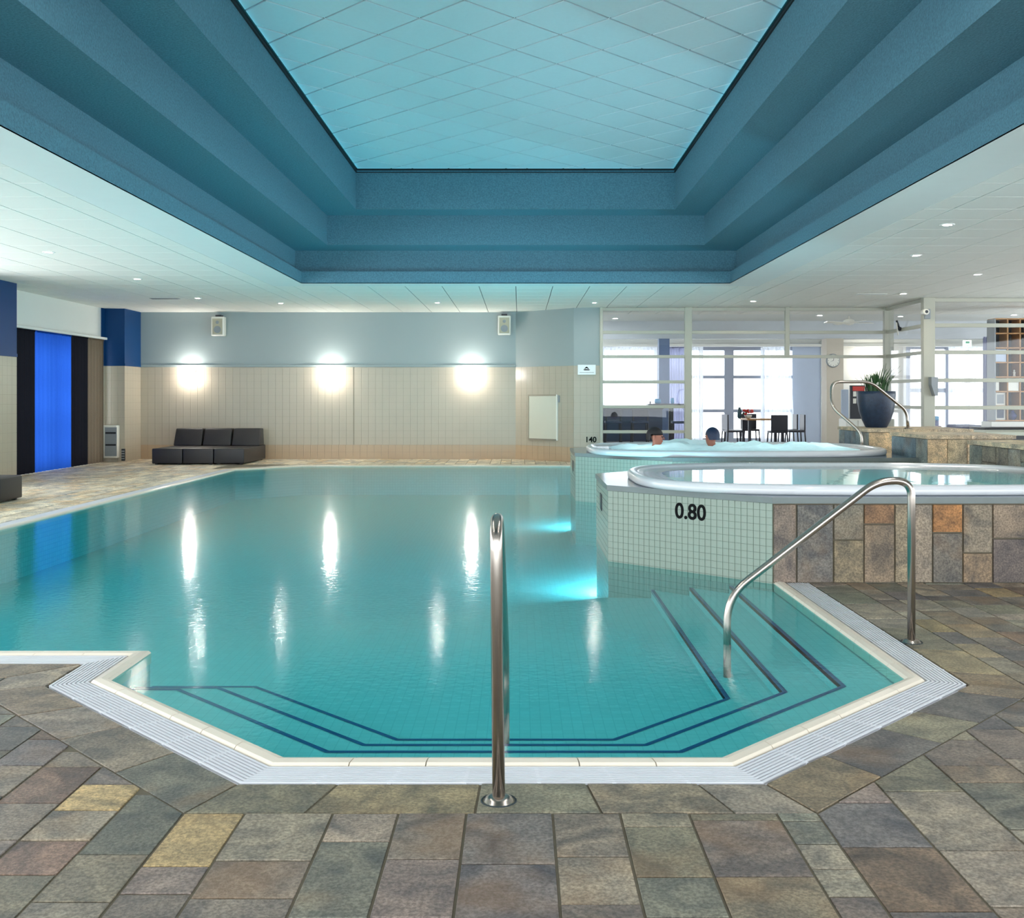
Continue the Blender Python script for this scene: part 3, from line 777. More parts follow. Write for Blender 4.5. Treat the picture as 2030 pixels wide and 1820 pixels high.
mosaic(pf1, (.71, 8.33), (1.777, 7.31), -.05, .555, 29, 12, 290)
mosaic(pf1, (.71, 9.58), (.71, 8.33), -.05, .555, 25, 12, 0)
mosaic(pf2, (.71, 13.16), (1.78, 12.1), -.05, .555, 29, 12, 0)
mosaic(pf2, (.71, 14.45), (.71, 13.16), -.05, .555, 25, 12, 0)
s45 = math.atan2(-1.02, 1.067)
txt('depth_marking', '0.80', .162, (1.2755, 7.789 - .0062, .44), (pi / 2, 0, s45), m_text, pf1)
for pf, y0 in ((pf1, 9.0), (pf2, 13.75)):
    box('overflow_slot', .70, .708, y0 - .09, y0 + .09, .33, .47, m_dark, pf)
# slate facing of the near platform
FX = [1.777, 1.94, 2.198, 2.411, 2.627, 2.76, 2.892, 3.104, 3.313, 3.54, 3.76, 3.99, 4.2, 4.45, 4.7, 4.95, 5.2, 5.4]
FS = {2: .302, 3: .412, 6: .352, 7: .211, 8: .312, 10: .25, 12: .4, 14: .2}
FC = [srgb(122, 108, 98), srgb(104, 100, 96), None, None, srgb(140, 126, 104), srgb(132, 120, 106), None, None, None]
FSC = {2: (srgb(134, 120, 96), srgb(112, 106, 94)), 3: (srgb(126, 110, 92), srgb(136, 102, 72)), 6: (srgb(106, 100, 92), srgb(160, 112, 66)),
       7: (srgb(132, 112, 90), srgb(122, 112, 98)), 8: (srgb(98, 88, 84), srgb(122, 108, 94))}
def face_stone(parent, x0, x1, z0, z1, y, t, th=.02):
    g = .0035
    V = boxv(x0 + g, x1 - g, y - th, y + .005, z0 + g, z1 - g)
    for i in (0, 1, 4, 5):
        x, yy, z = V[i]; V[i] = (x + (.003 if x < (x0 + x1) / 2 else -.003), yy, z + (.003 if z < (z0 + z1) / 2 else -.003))
    mk('facing_stone', V, BF, m_slate_wall, parent, tint=t)
rf = random.Random(21)
mk('facing_bed', [(1.777, 7.306, 0), (5.4, 7.306, 0), (5.4, 7.306, .555), (1.777, 7.306, .555)], [(0, 1, 2, 3)], m_grout, pf1)
for i in range(len(FX) - 1):
    if i in FS:
        c = FSC.get(i, (tint(rf), tint(rf)))
        face_stone(pf1, FX[i], FX[i + 1], 0, FS[i], 7.312, c[0]); face_stone(pf1, FX[i], FX[i + 1], FS[i], .553, 7.312, c[1])
    else: face_stone(pf1, FX[i], FX[i + 1], 0, .553, 7.312, FC[i] if i < len(FC) and FC[i] else tint(rf))
def tub(c, rx, ry, label, cat_label_water, foam):
    t = thing('hot_tub', (c[0], c[1], .6), label, 'hot tub')
    def sweep(name, prof, mat, smooth=True):
        n = 120; V, Fc = [], []
        for (o, z) in prof:
            for j in range(n):
                a = 2 * pi * j / n; V.append((*sup(c, rx - o, ry - o, a), z))
        for i in range(len(prof) - 1):
            for j in range(n):
                k = (j + 1) % n; Fc.append((i * n + j, i * n + k, (i + 1) * n + k, (i + 1) * n + j))
        return V, Fc, n
    V, Fc, n = sweep('rim', [(.015, .601), (.004, .606), (0, .62), (0, .652), (.012, .668), (.035, .676), (.06, .672), (.085, .662)], m_acrylic)
    mk('rim', V, Fc, m_acrylic, t, smooth=True)
    V, Fc, n = sweep('gutter', [(.085, .662), (.10, .648), (.27, .640), (.30, .636)], m_acrylic)
    gt_ = mk('gutter', V, Fc, m_acrylic, t, smooth=True)
    V, Fc, n = sweep('shell', [(.30, .636), (.33, .60), (.36, .40), (.42, .25), (.80, .22), (.86, .0), (.95, -.2), (1.1, -.22)], m_acrylic)
    m = 7 * n; Fc.append(tuple(range(m, m + n))); mk('shell', V, Fc, m_acrylic, t, smooth=True)
    V, Fc = [], []                              # overflow holes in the gutter
    for j in range(150):
        a = 2 * pi * j / 150
        for o in (.14, .19, .235):
            x, y = sup(c, rx - o, ry - o, a); r = .009; k = len(V)
            V += [(x - r, y - r, .6492), (x + r, y - r, .6492), (x + r, y + r, .6492), (x - r, y + r, .6492)]; Fc.append((k, k + 1, k + 2, k + 3))
    tag(mk('drain_holes', V, Fc, m_grey, gt_), kind='stuff')
    n = 120
    if not foam:
        V = [(*sup(c, rx - .29, ry - .29, 2 * pi * j / n), .643) for j in range(n)]
        V += [(v[0], v[1], .0) for v in V]
        w = mk('tub_water', V, [tuple(range(n)), tuple(reversed(range(n, 2 * n)))] + [(n + j, n + (j + 1) % n, (j + 1) % n, j) for j in range(n)], m_tubwater)
    else:
        from mathutils import noise
        V, Fc = [], []; R = 34
        for i in range(R + 1):
            f = i / R
            for j in range(n):
                a = 2 * pi * j / n; x, y = sup((0, 0), (rx - .29) * f, (ry - .29) * f, a)
                q = noise.fractal(Vector((x * 3, y * 3, 1.7)), .9, 2.1, 5); e = min(1, (1 - f) * 4)
                V.append((c[0] + x, c[1] + y, .648 + e * max(-.01, .035 + .075 * q)))
        for i in range(R):
            for j in range(n):
                k = (j + 1) % n; Fc.append((i * n + j, i * n + k, (i + 1) * n + k, (i + 1) * n + j))
        w = mk('tub_water', V, Fc, m_foam, smooth=True)
    return tag(w, cat_label_water, 'water', kind='stuff') and t
m_tubfill = E('tub_fill_glow', (.82, .97, 1), 95); m_tubfill2 = E('foam_fill_glow', (.75, .95, 1), 110)
def tub_fill_lamps(c, rx, ry, which):  # unseen lamps added to brighten the tub water and foam
    for k, a in enumerate((.3, 1.4, 2.6, 3.7, 4.9, 5.9)):
        x, y = sup(c, rx - .40, ry - .40, a)
        t = thing('tub_lamp', (x, y, .33), '%s added underwater fill lamp in the %s hot tub' % (('first', 'second', 'third', 'fourth', 'fifth', 'sixth')[k], which), 'added tub lamp', 'added fill lamps of the hot tubs')
        for nm, prof, mt, n_ in (('lamp_ring', [(.07, 0), (.07, .015), (.055, .02)], m_trim, 16), ('lens', [(.055, .018), (.001, .022)], m_tubfill if which == 'near' else m_tubfill2, 8)):
            V, Fc = lathe_data(prof, (0, 0, 0), n_)
            mk(nm, [(x - cos(a) * v[2] - sin(a) * v[0], y - sin(a) * v[2] + cos(a) * v[0], .33 + v[1]) for v in V], Fc, mt, t)
tub_fill_lamps(*TUB1, 'near'); tub_fill_lamps(*TUB2, 'far')
tub(*TUB1, 'near white oval hot tub with still water', 'still clear water reflecting windows in the near hot tub', False)
tub(*TUB2, 'far white oval hot tub with two bathers', 'foaming pale blue water in the far hot tub', True)

# ---- slate faced blocks by the tubs
def block(x0, x1, y0, y1, z0, z1, label, colors, fcols, lcols, seed):
    t = thing('stone_block', (x0, y0, z0), label, 'stone block'); r = random.Random(seed)
    box('core', x0 + .015, x1 - .015, y0 + .015, y1 - .015, z0, z1 - .045, m_grout, t)
    def courses(a, b, cols):
        xs_ = [a + (b - a) * c for c in cols]; out = []
        for i in range(len(xs_) - 1):
            if r.random() < .35:
                m = z0 + (z1 - .045 - z0) * r.uniform(.3, .65); out += [(xs_[i], xs_[i + 1], z0, m), (xs_[i], xs_[i + 1], m, z1 - .045)]
            else: out.append((xs_[i], xs_[i + 1], z0, z1 - .045))
        return out
    for (a, b, c, d) in courses(x0, x1, fcols):
        g = .004; mk('facing_stone', boxv(a + g, b - g, y0 - .004, y0 + .02, c + g, d - g), BF, m_slate_wall, t, tint=r.choice(colors[0]))
    for (a, b, c, d) in courses(y0, y1, lcols):
        g = .004; mk('facing_stone', boxv(x0 - .004, x0 + .02, a + g, b - g, c + g, d - g), BF, m_slate_wall, t, tint=r.choice(colors[1]))
    n = max(1, round((x1 - x0) / .5))
    for i in range(n):
        a, b = x0 + (x1 - x0) * i / n, x0 + (x1 - x0) * (i + 1) / n
        mk('cap_stone', boxv(a - (.02 if i == 0 else -.003), b + (.02 if i == n - 1 else -.003), y0 - .02, y1 + .02, z1 - .042, z1), BF, m_slate_wall, t, tint=r.choice(colors[2]))
    return t
WARM = [srgb(206, 180, 144), srgb(190, 166, 136), srgb(186, 132, 96), srgb(176, 160, 132)]
WINDOW_LIT = [srgb(120, 136, 140), srgb(104, 122, 132), srgb(132, 138, 134)]  # bluish light from the lounge windows painted into the left-face stones
GREY = [srgb(128, 130, 118), srgb(140, 136, 128), srgb(120, 112, 98)]
CAP = [srgb(196, 178, 150), srgb(184, 168, 146)]
blkC = block(4.75, 6.15, 14.17, 15.48, 0, .87, 'slate block beside the far tub platform under the big blue pot', (WARM, WINDOW_LIT, CAP), (0, .33, .5, .75, 1), (0, .2, .42, .6, .8, 1), 4)
blkD = block(4.64, 5.62, 11.85, 12.98, 0, .87, 'warm sandy slate step block between the two hot tubs', (WARM, WINDOW_LIT, CAP), (0, .23, .46, .6, .78, 1), (0, .3, .62, 1), 5)
blkE = block(4.56, 5.39, 9.25, 10.55, .6, .87, 'grey slate block behind the near tub at the right edge', (GREY, GREY, CAP), (0, .3, .6, 1), (0, .17, .36, .55, .78, 1), 6)
blkD.location.z += 0

# ---- handrails
def handrail(pts, label, r=.0205, flanges=(), group=None, fr=.14):
    b = Vector(pts[0]); t = thing('handrail', b, label, 'handrail', group)
    tube('rail_tube', fillet(pts, fr, 8), r, m_steel, t, 20)
    for f in flanges:
        bf_ = lathe('base_flange', [(.001, .018), (.03, .018), (.042, .012), (.048, .001), (.05, 0)], f, m_steel, t, 28, cap=False)
        lathe('rubber_ring', [(.05, 0), (.056, .005), (.06, 0)], f, m_rubber, bf_, 28, cap=False)
    return t
ry = 5.53
handrail([(2.08, ry, 0), (2.08, ry, .858), (1.90, ry, .858), (1.102, ry, .245), (1.102, ry, -.184)], 'stainless steel handrail beside the wide pool steps, at the right',
         flanges=[(2.08, ry, 0)])
handrail([(-.067, 3.356, 0), (-.076, 3.356, .895), (-.074, 3.54, .895), (-.063, 4.33, .255), (-.062, 4.33, -.184)], 'stainless steel handrail seen end on at the front pool edge',
         flanges=[(-.067, 3.356, 0)])
P3 = lambda px, py, Y: (X_(px, Y), Y, Z_(py, Y))
handrail([(4.53, 13.8, .6), (4.53, 13.8, Z_(858, 13.8)), P3(1648, 806, 13.95), P3(1648, 757, 14.05), P3(1726, 757, 14.1), P3(1798, 815, 14.3), (X_(1800, 14.3), 14.3, .87)],
         'curved steel handrail in front of the big blue plant pot', r=.02, flanges=[(4.53, 13.8, .6), (X_(1800, 14.3), 14.3, .87)], fr=.12)

# ---- pot and plant
py_ = 14.95; pz = .87; pxc = X_(1737, py_)
pot = thing('plant_pot', (pxc, py_, pz), 'big dark blue tapered plant pot on the slate block', 'plant pot')
lathe('pot_body', [(.145, 0), (.152, .012), (.2, .11), (.238, .23), (.26, .36), (.267, .47), (.264, .52), (.244, .52), (.236, .48)], (pxc, py_, pz), m_pot, pot, 32)
lathe('soil', [(.001, .485), (.235, .48)], (pxc, py_, pz), m_soil, pot, 24, cap=False)
plant = thing('potted_plant', (pxc, py_, pz + .48), 'spiky green plant with white blossom in the blue pot', 'plant')
rl = random.Random(8)
blades = []
for k in range(110):
    a = rl.uniform(0, 2 * pi); l = rl.uniform(.18, .34); lean = rl.uniform(.1, .55); r0 = rl.uniform(0, .16)
    if cos(a) > .2 and rl.random() < .5: l *= 1.35
    V = []; Fc = []
    for i in range(5):
        f = i / 4; w = .018 * (1 - f) * (1.2 if i else .8) + .0015
        c_ = Vector((pxc + cos(a) * (r0 + lean * l * f * f), py_ + sin(a) * (r0 + lean * l * f * f), pz + .48 + l * (f - .25 * lean * f * f)))
        s_ = Vector((-sin(a), cos(a), 0)) * w
        V += [c_ - s_, c_ + Vector((cos(a), sin(a), 0)) * -.004, c_ + s_]
    for i in range(4):
        for j in (0, 1): Fc.append((3 * i + j, 3 * i + j + 1, 3 * i + j + 4, 3 * i + j + 3))
    mk('leaf_blade', V, Fc, m_leaf, plant, smooth=True)
for k in range(5):
    ball('blossom', (pxc - .02 + rl.uniform(-.05, .05), py_ - .12 + rl.uniform(-.03, .03), pz + .62 + rl.uniform(-.05, .06)), .024, m_flower, plant, (1, 1, .8), 8)

# ---- bathers
def person(loc, face, label, hair):
    t = thing('person', (loc[0], loc[1], .22), label, 'person')
    bm = bmesh.new(); lay = bm.verts.layers.skin.new('skin')
    def v(p, r, par=None):
        q = bm.verts.new(p); q[lay].radius = (r[0], r[1]) if hasattr(r, '__len__') else (r, r)
        if par: bm.edges.new((par, q))
        return q
    hz = loc[2] - .22
    pel = v((0, 0, .06), (.16, .12)); pel[lay].use_root = True
    ab = v((0, -.01, hz - .42), (.14, .10), pel); ch = v((0, 0, hz - .26), (.17, .11), ab)
    nb = v((0, .0, hz - .155), (.06, .06), ch); nk = v((0, .005, hz - .11), (.053, .056), nb)
    jaw = v((0, .03, hz - .05), (.062, .072), nk); hd = v((0, .012, hz + .02), (.076, .094), jaw); tp = v((0, .0, hz + .075), (.06, .075), hd)
    for s in (-1, 1):
        sh = v((s * .17, 0, hz - .22), .055, ch); el = v((s * .27, .08, hz - .42), .042, sh); wr = v((s * .2, .28, hz - .46), .03, el)
        pm = v((s * .18, .35, hz - .46), (.036, .018), wr)
        for fx in (-.03, -.01, .01, .03): v((s * .18 + fx, .42 - abs(fx) * .4, hz - .47), .009, pm)
        v((s * .18 - s * .045, .37, hz - .455), .01, pm)
        kn = v((s * .12, .42, .10), .08, pel); ft = v((s * .12, .46, -.30), .05, kn); v((s * .12, .58, -.33), .035, ft)
    me = bpy.data.meshes.new('body'); bm.to_mesh(me); bm.free(); me.materials.append(m_skin)
    o = link('body', me, t); o.modifiers.new('skin', 'SKIN').use_smooth_shade = True
    sb = o.modifiers.new('sub', 'SUBSURF'); sb.levels = 2; sb.render_levels = 2
    h = Vector((loc[0], loc[1], loc[2] + .01))
    prof = [(max(.1 * sin(pi * i / 16), 1e-4), .112 * cos(pi * i / 16)) for i in range(10)]
    Vh, Fh = lathe_data(list(reversed(prof)), (0, 0, 0), 20)
    Vh = [(x * .88, y * 1.1 - .016, z * .95 + .016 if z > -.01 else (z + .012 - (.035 if y < .0 else -.05))) for x, y, z in Vh]
    me = mesh('hair', Vh, Fh, hair, True); ho = link('hair', me, t); ho.location = (0, 0, hz + .01)
    for s in (-1, 1):
        e = mesh('ear', [(x * .35 + s * .085, y, z) for x, y, z in lathe_data([(.001, -.03), (.015, -.02), (.018, .0), (.015, .02), (.001, .03)], (0, 0, 0), 8)[0]],
                 lathe_data([(.001, -.03), (.015, -.02), (.018, .0), (.015, .02), (.001, .03)], (0, 0, 0), 8)[1], m_skin, True)
        link('ear', e, t).location = (0, -.0, hz)
        e2 = link('eye', mesh('eye', *[[(x, y, z) for x, y, z in lathe_data([(.001, -.01), (.009, -.005), (.01, 0), (.009, .005), (.001, .01)], (0, 0, 0), 8)[0]],
                                      lathe_data([(.001, -.01), (.009, -.005), (.01, 0), (.009, .005), (.001, .01)], (0, 0, 0), 8)[1]], m_dark, True), t)
        e2.location = (s * .028, .094, hz + .005)
    ns = link('nose', mesh('nose', [(-.014, .105, -.03), (.014, .105, -.03), (0, .122, -.028), (0, .105, .015)], [(0, 1, 2), (0, 2, 3), (1, 3, 2), (0, 3, 1)], m_skin), t); ns.location = (0, 0, hz)
    mo = link('mouth', mesh('mouth', boxv(-.02, .02, .083, .093, -.058, -.052), BF, m_red), t); mo.location = (0, 0, hz)
    t.rotation_euler = (0, 0, face)
    return t
person((X_(1300, 13.55), 13.55, .785), -2.0, 'dark-haired bather at the left of the far hot tub, face turned right', m_hair)
person((X_(1411, 13.7), 13.7, .78), .5, 'bather seen from behind in the middle of the far hot tub', M('blue_black_hair', srgb(24, 40, 70), .5, var=.3, scale=50))

# ---- sofas (three lounge modules each)
def sofa(name, label):
    t = thing(name, (0, 0, 0), label, 'sofa'); w = .598
    for i in range(3):
        x0 = i * w
        sm = box('seat_module', x0 + .006, x0 + w - .006, 0, 1.72, .02, .31, m_leather, t, .02, 3)
        box('seat_seam', x0 + .03, x0 + w - .03, .012, .020, .298, .303, m_leather_seam, sm)
        boxes('foot', [(x0 + .05, x0 + .1, .05, .1, 0, .02), (x0 + w - .1, x0 + w - .05, .05, .1, 0, .02), (x0 + .05, x0 + .1, 1.6, 1.65, 0, .02), (x0 + w - .1, x0 + w - .05, 1.6, 1.65, 0, .02)], m_dark, sm)
        bm = bmesh.new()
        vs = [bm.verts.new(p) for p in [(x0 + .012, 1.22, .312), (x0 + w - .012, 1.22, .312), (x0 + w - .012, 1.62, .312), (x0 + .012, 1.62, .312),
                                        (x0 + .02, 1.38, .66), (x0 + w - .02, 1.38, .66), (x0 + w - .02, 1.60, .66), (x0 + .02, 1.60, .66)]]
        for f in BF: bm.faces.new([vs[k] for k in f])
        bmesh.ops.bevel(bm, geom=bm.edges[:], offset=.025, segments=3, affect='EDGES', profile=.6)
        me = bpy.data.meshes.new('backrest'); bm.to_mesh(me); bm.free(); me.materials.append(m_leather)
        me.polygons.foreach_set('use_smooth', [True] * len(me.polygons))
        link('backrest', me, t)
    return t
s1 = sofa('lounge_sofa', 'dark brown three-module lounge sofa against the back wall'); s1.location = (-7.12, 20.15, 0)
s2 = copy_tree(s1); s2.location = (-6.37, 11.56, 0); s2.rotation_euler = (0, 0, pi / 2)
s2['label'] = 'dark lounge sofa cut off by the left edge, by the near column'

# ---- wall fittings
def sconce(x, label):
    z = 1.81; t = thing('wall_sconce', (x, BY, z), label, 'wall lamp', 'wall lamps on the back wall')
    box('back_plate', x - .05, x + .05, BY - .015, BY + .006, z - .06, z + .06, m_trim, t, .004, 1)
    c_ = (x, BY - .15, z)
    lathe('glass_bowl', [(.001, -.055), (.05, -.05), (.085, -.02), (.095, .02), (.085, .03), (.001, .03)], c_, m_sconce, t, 12, cap=False, smooth=False)
    tube('wall_arm', [(x, BY - .01, z - .045), (x, BY - .08, z - .062), (x, BY - .13, z - .058)], .012, m_trim, t, 8)
    tube('pull_arm', [(x + .09, BY - .14, z + .01), (x + .15, BY - .18, z + .05)], .009, m_dark, t, 8)
sconce(X_(380, BY), 'left glowing wall lamp, above the lounge sofa'); sconce(X_(657, BY), 'middle glowing wall lamp on the back wall'); sconce(X_(935, BY), 'right glowing wall lamp, nearest the glazed partition')
def speaker(x, z, label):
    t = thing('wall_speaker', (x, BY, z), label, 'speaker', 'speakers on the back wall'); y = BY - .22
    box('cabinet', x - .135, x + .135, y, BY - .03, z - .2, z + .2, m_plastic_w, t, .02, 2)
    gr_ = box('grille', x - .105, x + .105, y - .006, y, z - .17, z + .16, M('speaker_grille', srgb(178, 172, 150), .7), t, .002, 1)
    for (r, dz) in ((.075, -.07), (.035, .08)):
        V, Fc = lathe_data([(.001, .002), (r * .4, .004), (r, .008)], (0, 0, 0), 20); V = [(x + a, y - .007 - c * .5, z + dz + b) for a, b, c in V]
        mk('cone', V, Fc, m_grey, gr_, smooth=True)
    box('bracket', x - .06, x + .06, BY - .16, BY, z + .2, z + .24, m_dark, t); box('bracket_arm', x - .02, x + .02, BY - .04, BY, z + .1, z + .24, m_dark, t)
speaker(X_(437, BY), Z_(648, BY), 'cream wall loudspeaker above the lounge sofa'); speaker(X_(1000, BY), Z_(646, BY), 'cream wall loudspeaker beside the angled wall corner')
# sign
sy = 20.88; sx = X_(1163, sy) ; sz = Z_(733, sy)
sg = thing('pool_sign', (sx, sy, sz), 'small white sign with a black diver symbol beside the partition', 'sign')
an = math.atan2(-.1, .51)
box('sign_plate', sx - .18, sx + .18, sy - .03, sy - .018, sz - .1, sz + .1, M('sign_white', srgb(236, 240, 240), .35), sg, .004, 1)
def flat(name, pts, x, y, z, mat, parent): mk(name, [(x + a, y - .002 * (k % 1), z + b) for k, (a, b) in enumerate(pts)], [tuple(range(len(pts)))], mat, parent)
flat('diver_symbol', [(-.06, .012), (-.02, .05), (.0, .062), (.012, .052), (.045, .02), (.035, .012), (.0, .03)], sx, sy - .0305, sz, m_text, sg)
flat('diver_symbol', [(-.07, .0), (-.03, .01), (.03, .006), (.07, .0), (.05, -.014), (-.05, -.014)], sx, sy - .0305, sz, m_text, sg)
boxes('sign_text', [(sx - .14 + i * .024, sx - .14 + i * .024 + .016, sy - .031, sy - .0305, sz - .062, sz - .05) for i in range(12)], m_grey, sg)
txt('depth_marking', '140', .155, (X_(1171, 20.88), 20.86, Z_(872, 20.87)), (pi / 2, 0, math.atan2(-.1, .51)), m_text, wall_angled)
# access hatch in the angled wall
pa, pb = Vector((-.08 + 1.17 * .25, BY - 1.05 * .25)), Vector((-.08 + 1.17 * .72, BY - 1.05 * .72)); dd = (pb - pa).normalized(); nn = Vector((dd.y, -dd.x))
ht = thing('access_hatch', (*pa, .43), 'pale access hatch set in the angled tiled wall', 'hatch')
def wq(name, a, b, z0, z1, d0, d1, mat, parent):
    prism(name, [tuple(a + nn * d0), tuple(a + nn * d1), tuple(b + nn * d1), tuple(b + nn * d0)], z0, z1, mat, parent)
wq('hatch_door', pa, pb, .45, 1.33, .002, .022, M('hatch_paint', srgb(206, 204, 188), .5, var=.02), ht)
wq('hatch_frame', pa - dd * .03, pa, .42, 1.36, 0, .028, m_tile_joint, ht); wq('hatch_frame', pb, pb + dd * .03, .42, 1.36, 0, .028, m_white, ht)
wq('hatch_frame', pa, pb, .42, .45, 0, .034, M('hatch_sill', srgb(140, 132, 118), .6), ht); wq('hatch_frame', pa, pb, 1.33, 1.36, 0, .028, m_tile_joint, ht)
wq('latch', pb + dd * .045, pb + dd * .075, 1.2, 1.34, 0, .02, m_grey, ht)
# panel heater and outlet on the far column
hx0, hx1, hz0, hz1 = X_(205, 21.0), X_(234, 21.0), Z_(908, 21.0), Z_(843, 21.0)
he = thing('panel_heater', (hx0, 21.1, hz0), 'white framed grey panel heater on the far column', 'heater')
box('heater_body', hx0, hx1, 20.93, 21.1, hz0, hz1, m_plastic_w, he, .02, 2)
hf_ = box('heater_front', hx0 + .06, hx1 + .002, 20.92, 20.935, hz0 + .04, hz1 - .04, m_grey, he)
for i in range(9): box('fin', hx0 + .075, hx1 - .012, 20.912, 20.922, hz0 + .07 + i * .06, hz0 + .105 + i * .06, m_dark if i % 4 == 3 else m_grey, hf_)
vt = thing('floor_vent', (-8.02, 21.08, 0), 'small dark vent at the foot of the far column', 'vent')
box('vent_plate', -8.06, -7.992, 21.085, 21.12, .02, .26, m_dark, vt)
for i in range(4): box('vent_slat', -8.055, -7.998, 21.078, 21.086, .05 + i * .05, .075 + i * .05, m_grey, vt)
# curtains
def curtain(name, x, y0, y1, z0, z1, mat, label, cat='curtain', n=10, amp=.03, alongx=False, seg=8, group=None, slant=0):
    N_ = n * seg; V, Fc = [], []; r = random.Random(sum(ord(ch) for ch in label))
    ph = [r.uniform(.6, 1.3) for _ in range(n + 1)]
    t = thing(name, ((x, (y0 + y1) / 2, z0) if not alongx else ((y0 + y1) / 2, x, z0)), label, cat, group)
    for i in range(N_ + 1):
        f = i / N_; o = amp * ph[min(n, i // seg)] * sin(2 * pi * f * n)
        for (z, k) in ((z0, 1.0), (z1 - .05, .8), (z1, .35)):
            u = y0 + (y1 - y0) * f + (slant * f if z == z0 else 0)
            V.append((x + o * k, u, z) if not alongx else (u, x + o * k, z))
    for i in range(N_):
        for k in (0, 1): a = 3 * i + k; Fc.append((a, a + 1, a + 4, a + 3))
    mk('fabric', V, Fc, mat, t, smooth=True)
    if not alongx: box('hem_band', x - amp * .2, x + amp * .2 + .004, y0, y1, z1 - .03, z1, mat, t)
    else: box('hem_band', y0, y1, x - .004, x + .004, z1 - .03, z1, mat, t)
    return t
cb = [X_ and -8.37 * F / (p - CX) for p in (31, 68, 140, 173, 203)]
curtain('curtain', -8.36, cb[0] - .1, cb[1], .003, 2.46, m_cblack, 'dark charcoal curtain panel next to the near column', n=5, amp=.025)
curtain('curtain', -8.36, cb[1], cb[2], .003, 2.46, m_cblue, 'bright blue curtain panel glowing with daylight', n=9, amp=.025)
curtain('curtain', -8.36, cb[2], cb[3], .003, 2.46, m_cblack, 'black curtain panel between the blue and taupe ones', n=5, amp=.025)
curtain('curtain', -8.36, cb[3], 20.93, .003, 2.46, m_ctaupe, 'taupe curtain panel beside the far column', n=5, amp=.025)

# ---- ceiling fittings
DL = [(-5.83, 12.9, 'recessed ceiling spot at far left, nearest the camera'), (-5.8, 15.8, 'recessed ceiling spot at left, second from the camera'),
      (-5.83, 18.87, 'recessed ceiling spot above the deck near the lounge sofa'), (-4.56, 19.88, 'recessed ceiling spot between left and middle wall lamps'),
      (-1.56, 19.77, 'recessed ceiling spot in front of the right wall lamp'), (1.42, 19.77, 'recessed ceiling spot in front of the pool sign'),
      (4.36, 19.46, 'recessed ceiling spot in front of the glazed partition'), (6.64, 18.04, 'recessed ceiling spot near the partition corner post'),
      (6.69, 15.23, 'recessed ceiling spot at right, beyond the two tilted ones'), (4.45, 10.84, 'tilted ceiling spot over the near hot tub'), (5.02, 13.18, 'tilted ceiling spot over the far hot tub')]
HID = []
proto = None
for k, (x, y, *lb) in enumerate(DL + HID):
    if proto is None:
        proto = thing('ceiling_spot', (x, y, CZ), lb[0], 'ceiling lamp', 'recessed ceiling spots')
        V, Fc = lathe_data([(.075, 0), (.075, -.006), (.068, -.010), (.05, -.008), (.042, -.002)], (0, 0, 0), 24); link('trim_ring', mesh('trim_ring', V, Fc, m_trim, True), proto)
        V, Fc = lathe_data([(.042, -.003), (.001, -.003)], (0, 0, 0), 8); link('bulb', mesh('bulb', [(a, b, c) for a, b, c in V], [tuple(reversed(f)) for f in Fc], m_lamp), proto)
        o = proto
    else: o = copy_tree(proto)
    o.location = (x, y, CZ)
    o['label'] = lb[0] if lb else 'recessed ceiling spot outside the picture, above the deck'
for (px, py, d, lb) in ((327, 592, .0, 'narrow slot vent in the ceiling near the left back corner'), (1727, 583, .0, 'narrow slot vent in the ceiling before the partition')):
    y = 1.8 * F / (CY - py); x = X_(px, y); t = thing('ceiling_vent', (x, y, CZ), lb, 'vent')
    box('vent_frame', x - .26, x + .26, y - .07, y + .07, CZ - .006, CZ, m_white if px > 1000 else m_grey, t)
    for i in range(3): box('vent_slot', x - .24, x + .24, y - .05 + i * .035, y - .03 + i * .035, CZ - .009, CZ - .005, m_dark if px < 1000 else m_grey, t)

# ---- underwater lamps
for (x, y, nx, ny, lb) in ((-4.4, 5.33, 0, 1, 'leftmost'), (-3.4, 5.33, 0, 1, 'second'), (-2.4, 5.33, 0, 1, 'rightmost'), (.98, 9.84, -.69, .72, 'near platform left'), (1.5, 10.33, -.69, .72, 'near platform right'), (.98, 14.72, -.69, .72, 'far platform left'), (1.5, 15.22, -.69, .72, 'far platform right')):
    t = thing('underwater_lamp', (x, y, -.40), lb + (' round underwater lamp in the front pool wall' if y < 6 else ' round underwater lamp on the hidden side'), 'pool lamp', 'underwater pool lamps')
    V, Fc = lathe_data([(.13, .0), (.13, .02), (.11, .028)], (0, 0, 0), 20)
    def tr(v): return (x + nx * v[2] - ny * v[0], y + ny * v[2] + nx * v[0], -.40 + v[1])
    mk('lamp_ring', [tr(v) for v in V], Fc, m_trim, t)
    V, Fc = lathe_data([(.11, .02), (.085, .07), (.001, .095)], (0, 0, 0), 8)
    mk('lens', [tr(v) for v in V], Fc, m_poollamp if y < 6 else m_poollamp2, t)

# ---- camera and small devices on the partition
cv = thing('security_camera', (GX + .02, GY2 - .06, Z_(620, GY2)), 'small white security camera on the partition corner post', 'camera')
cyz = Z_(620, GY2); cxx = X_(1827, GY2)
V, Fc = lathe_data([(.001, 0), (.032, .004), (.05, .006), (.055, .03), (.05, .16), (.001, .17)], (0, 0, 0), 18); mk('camera_body', [(cxx + a, GY2 - .24 + c, cyz + b) for a, b, c in V], Fc, m_plastic_w, cv, smooth=True)
V, Fc = lathe_data([(.001, -.004), (.026, -.002), (.03, .006)], (0, 0, 0), 14); mk('lens', [(cxx + a, GY2 - .24 + c, cyz + b) for a, b, c in V], Fc, m_dark, cv)
box('mount', cxx + .02, cxx + .12, GY2 - .12, GY2 - .05, cyz - .12, cyz + .06, m_grey, cv, .01, 1)
bk = thing('pivot_bracket', (GX - .05, 19.9, Z_(650, 19.9)), 'dark pivot bracket with white arm on the partition return', 'bracket')
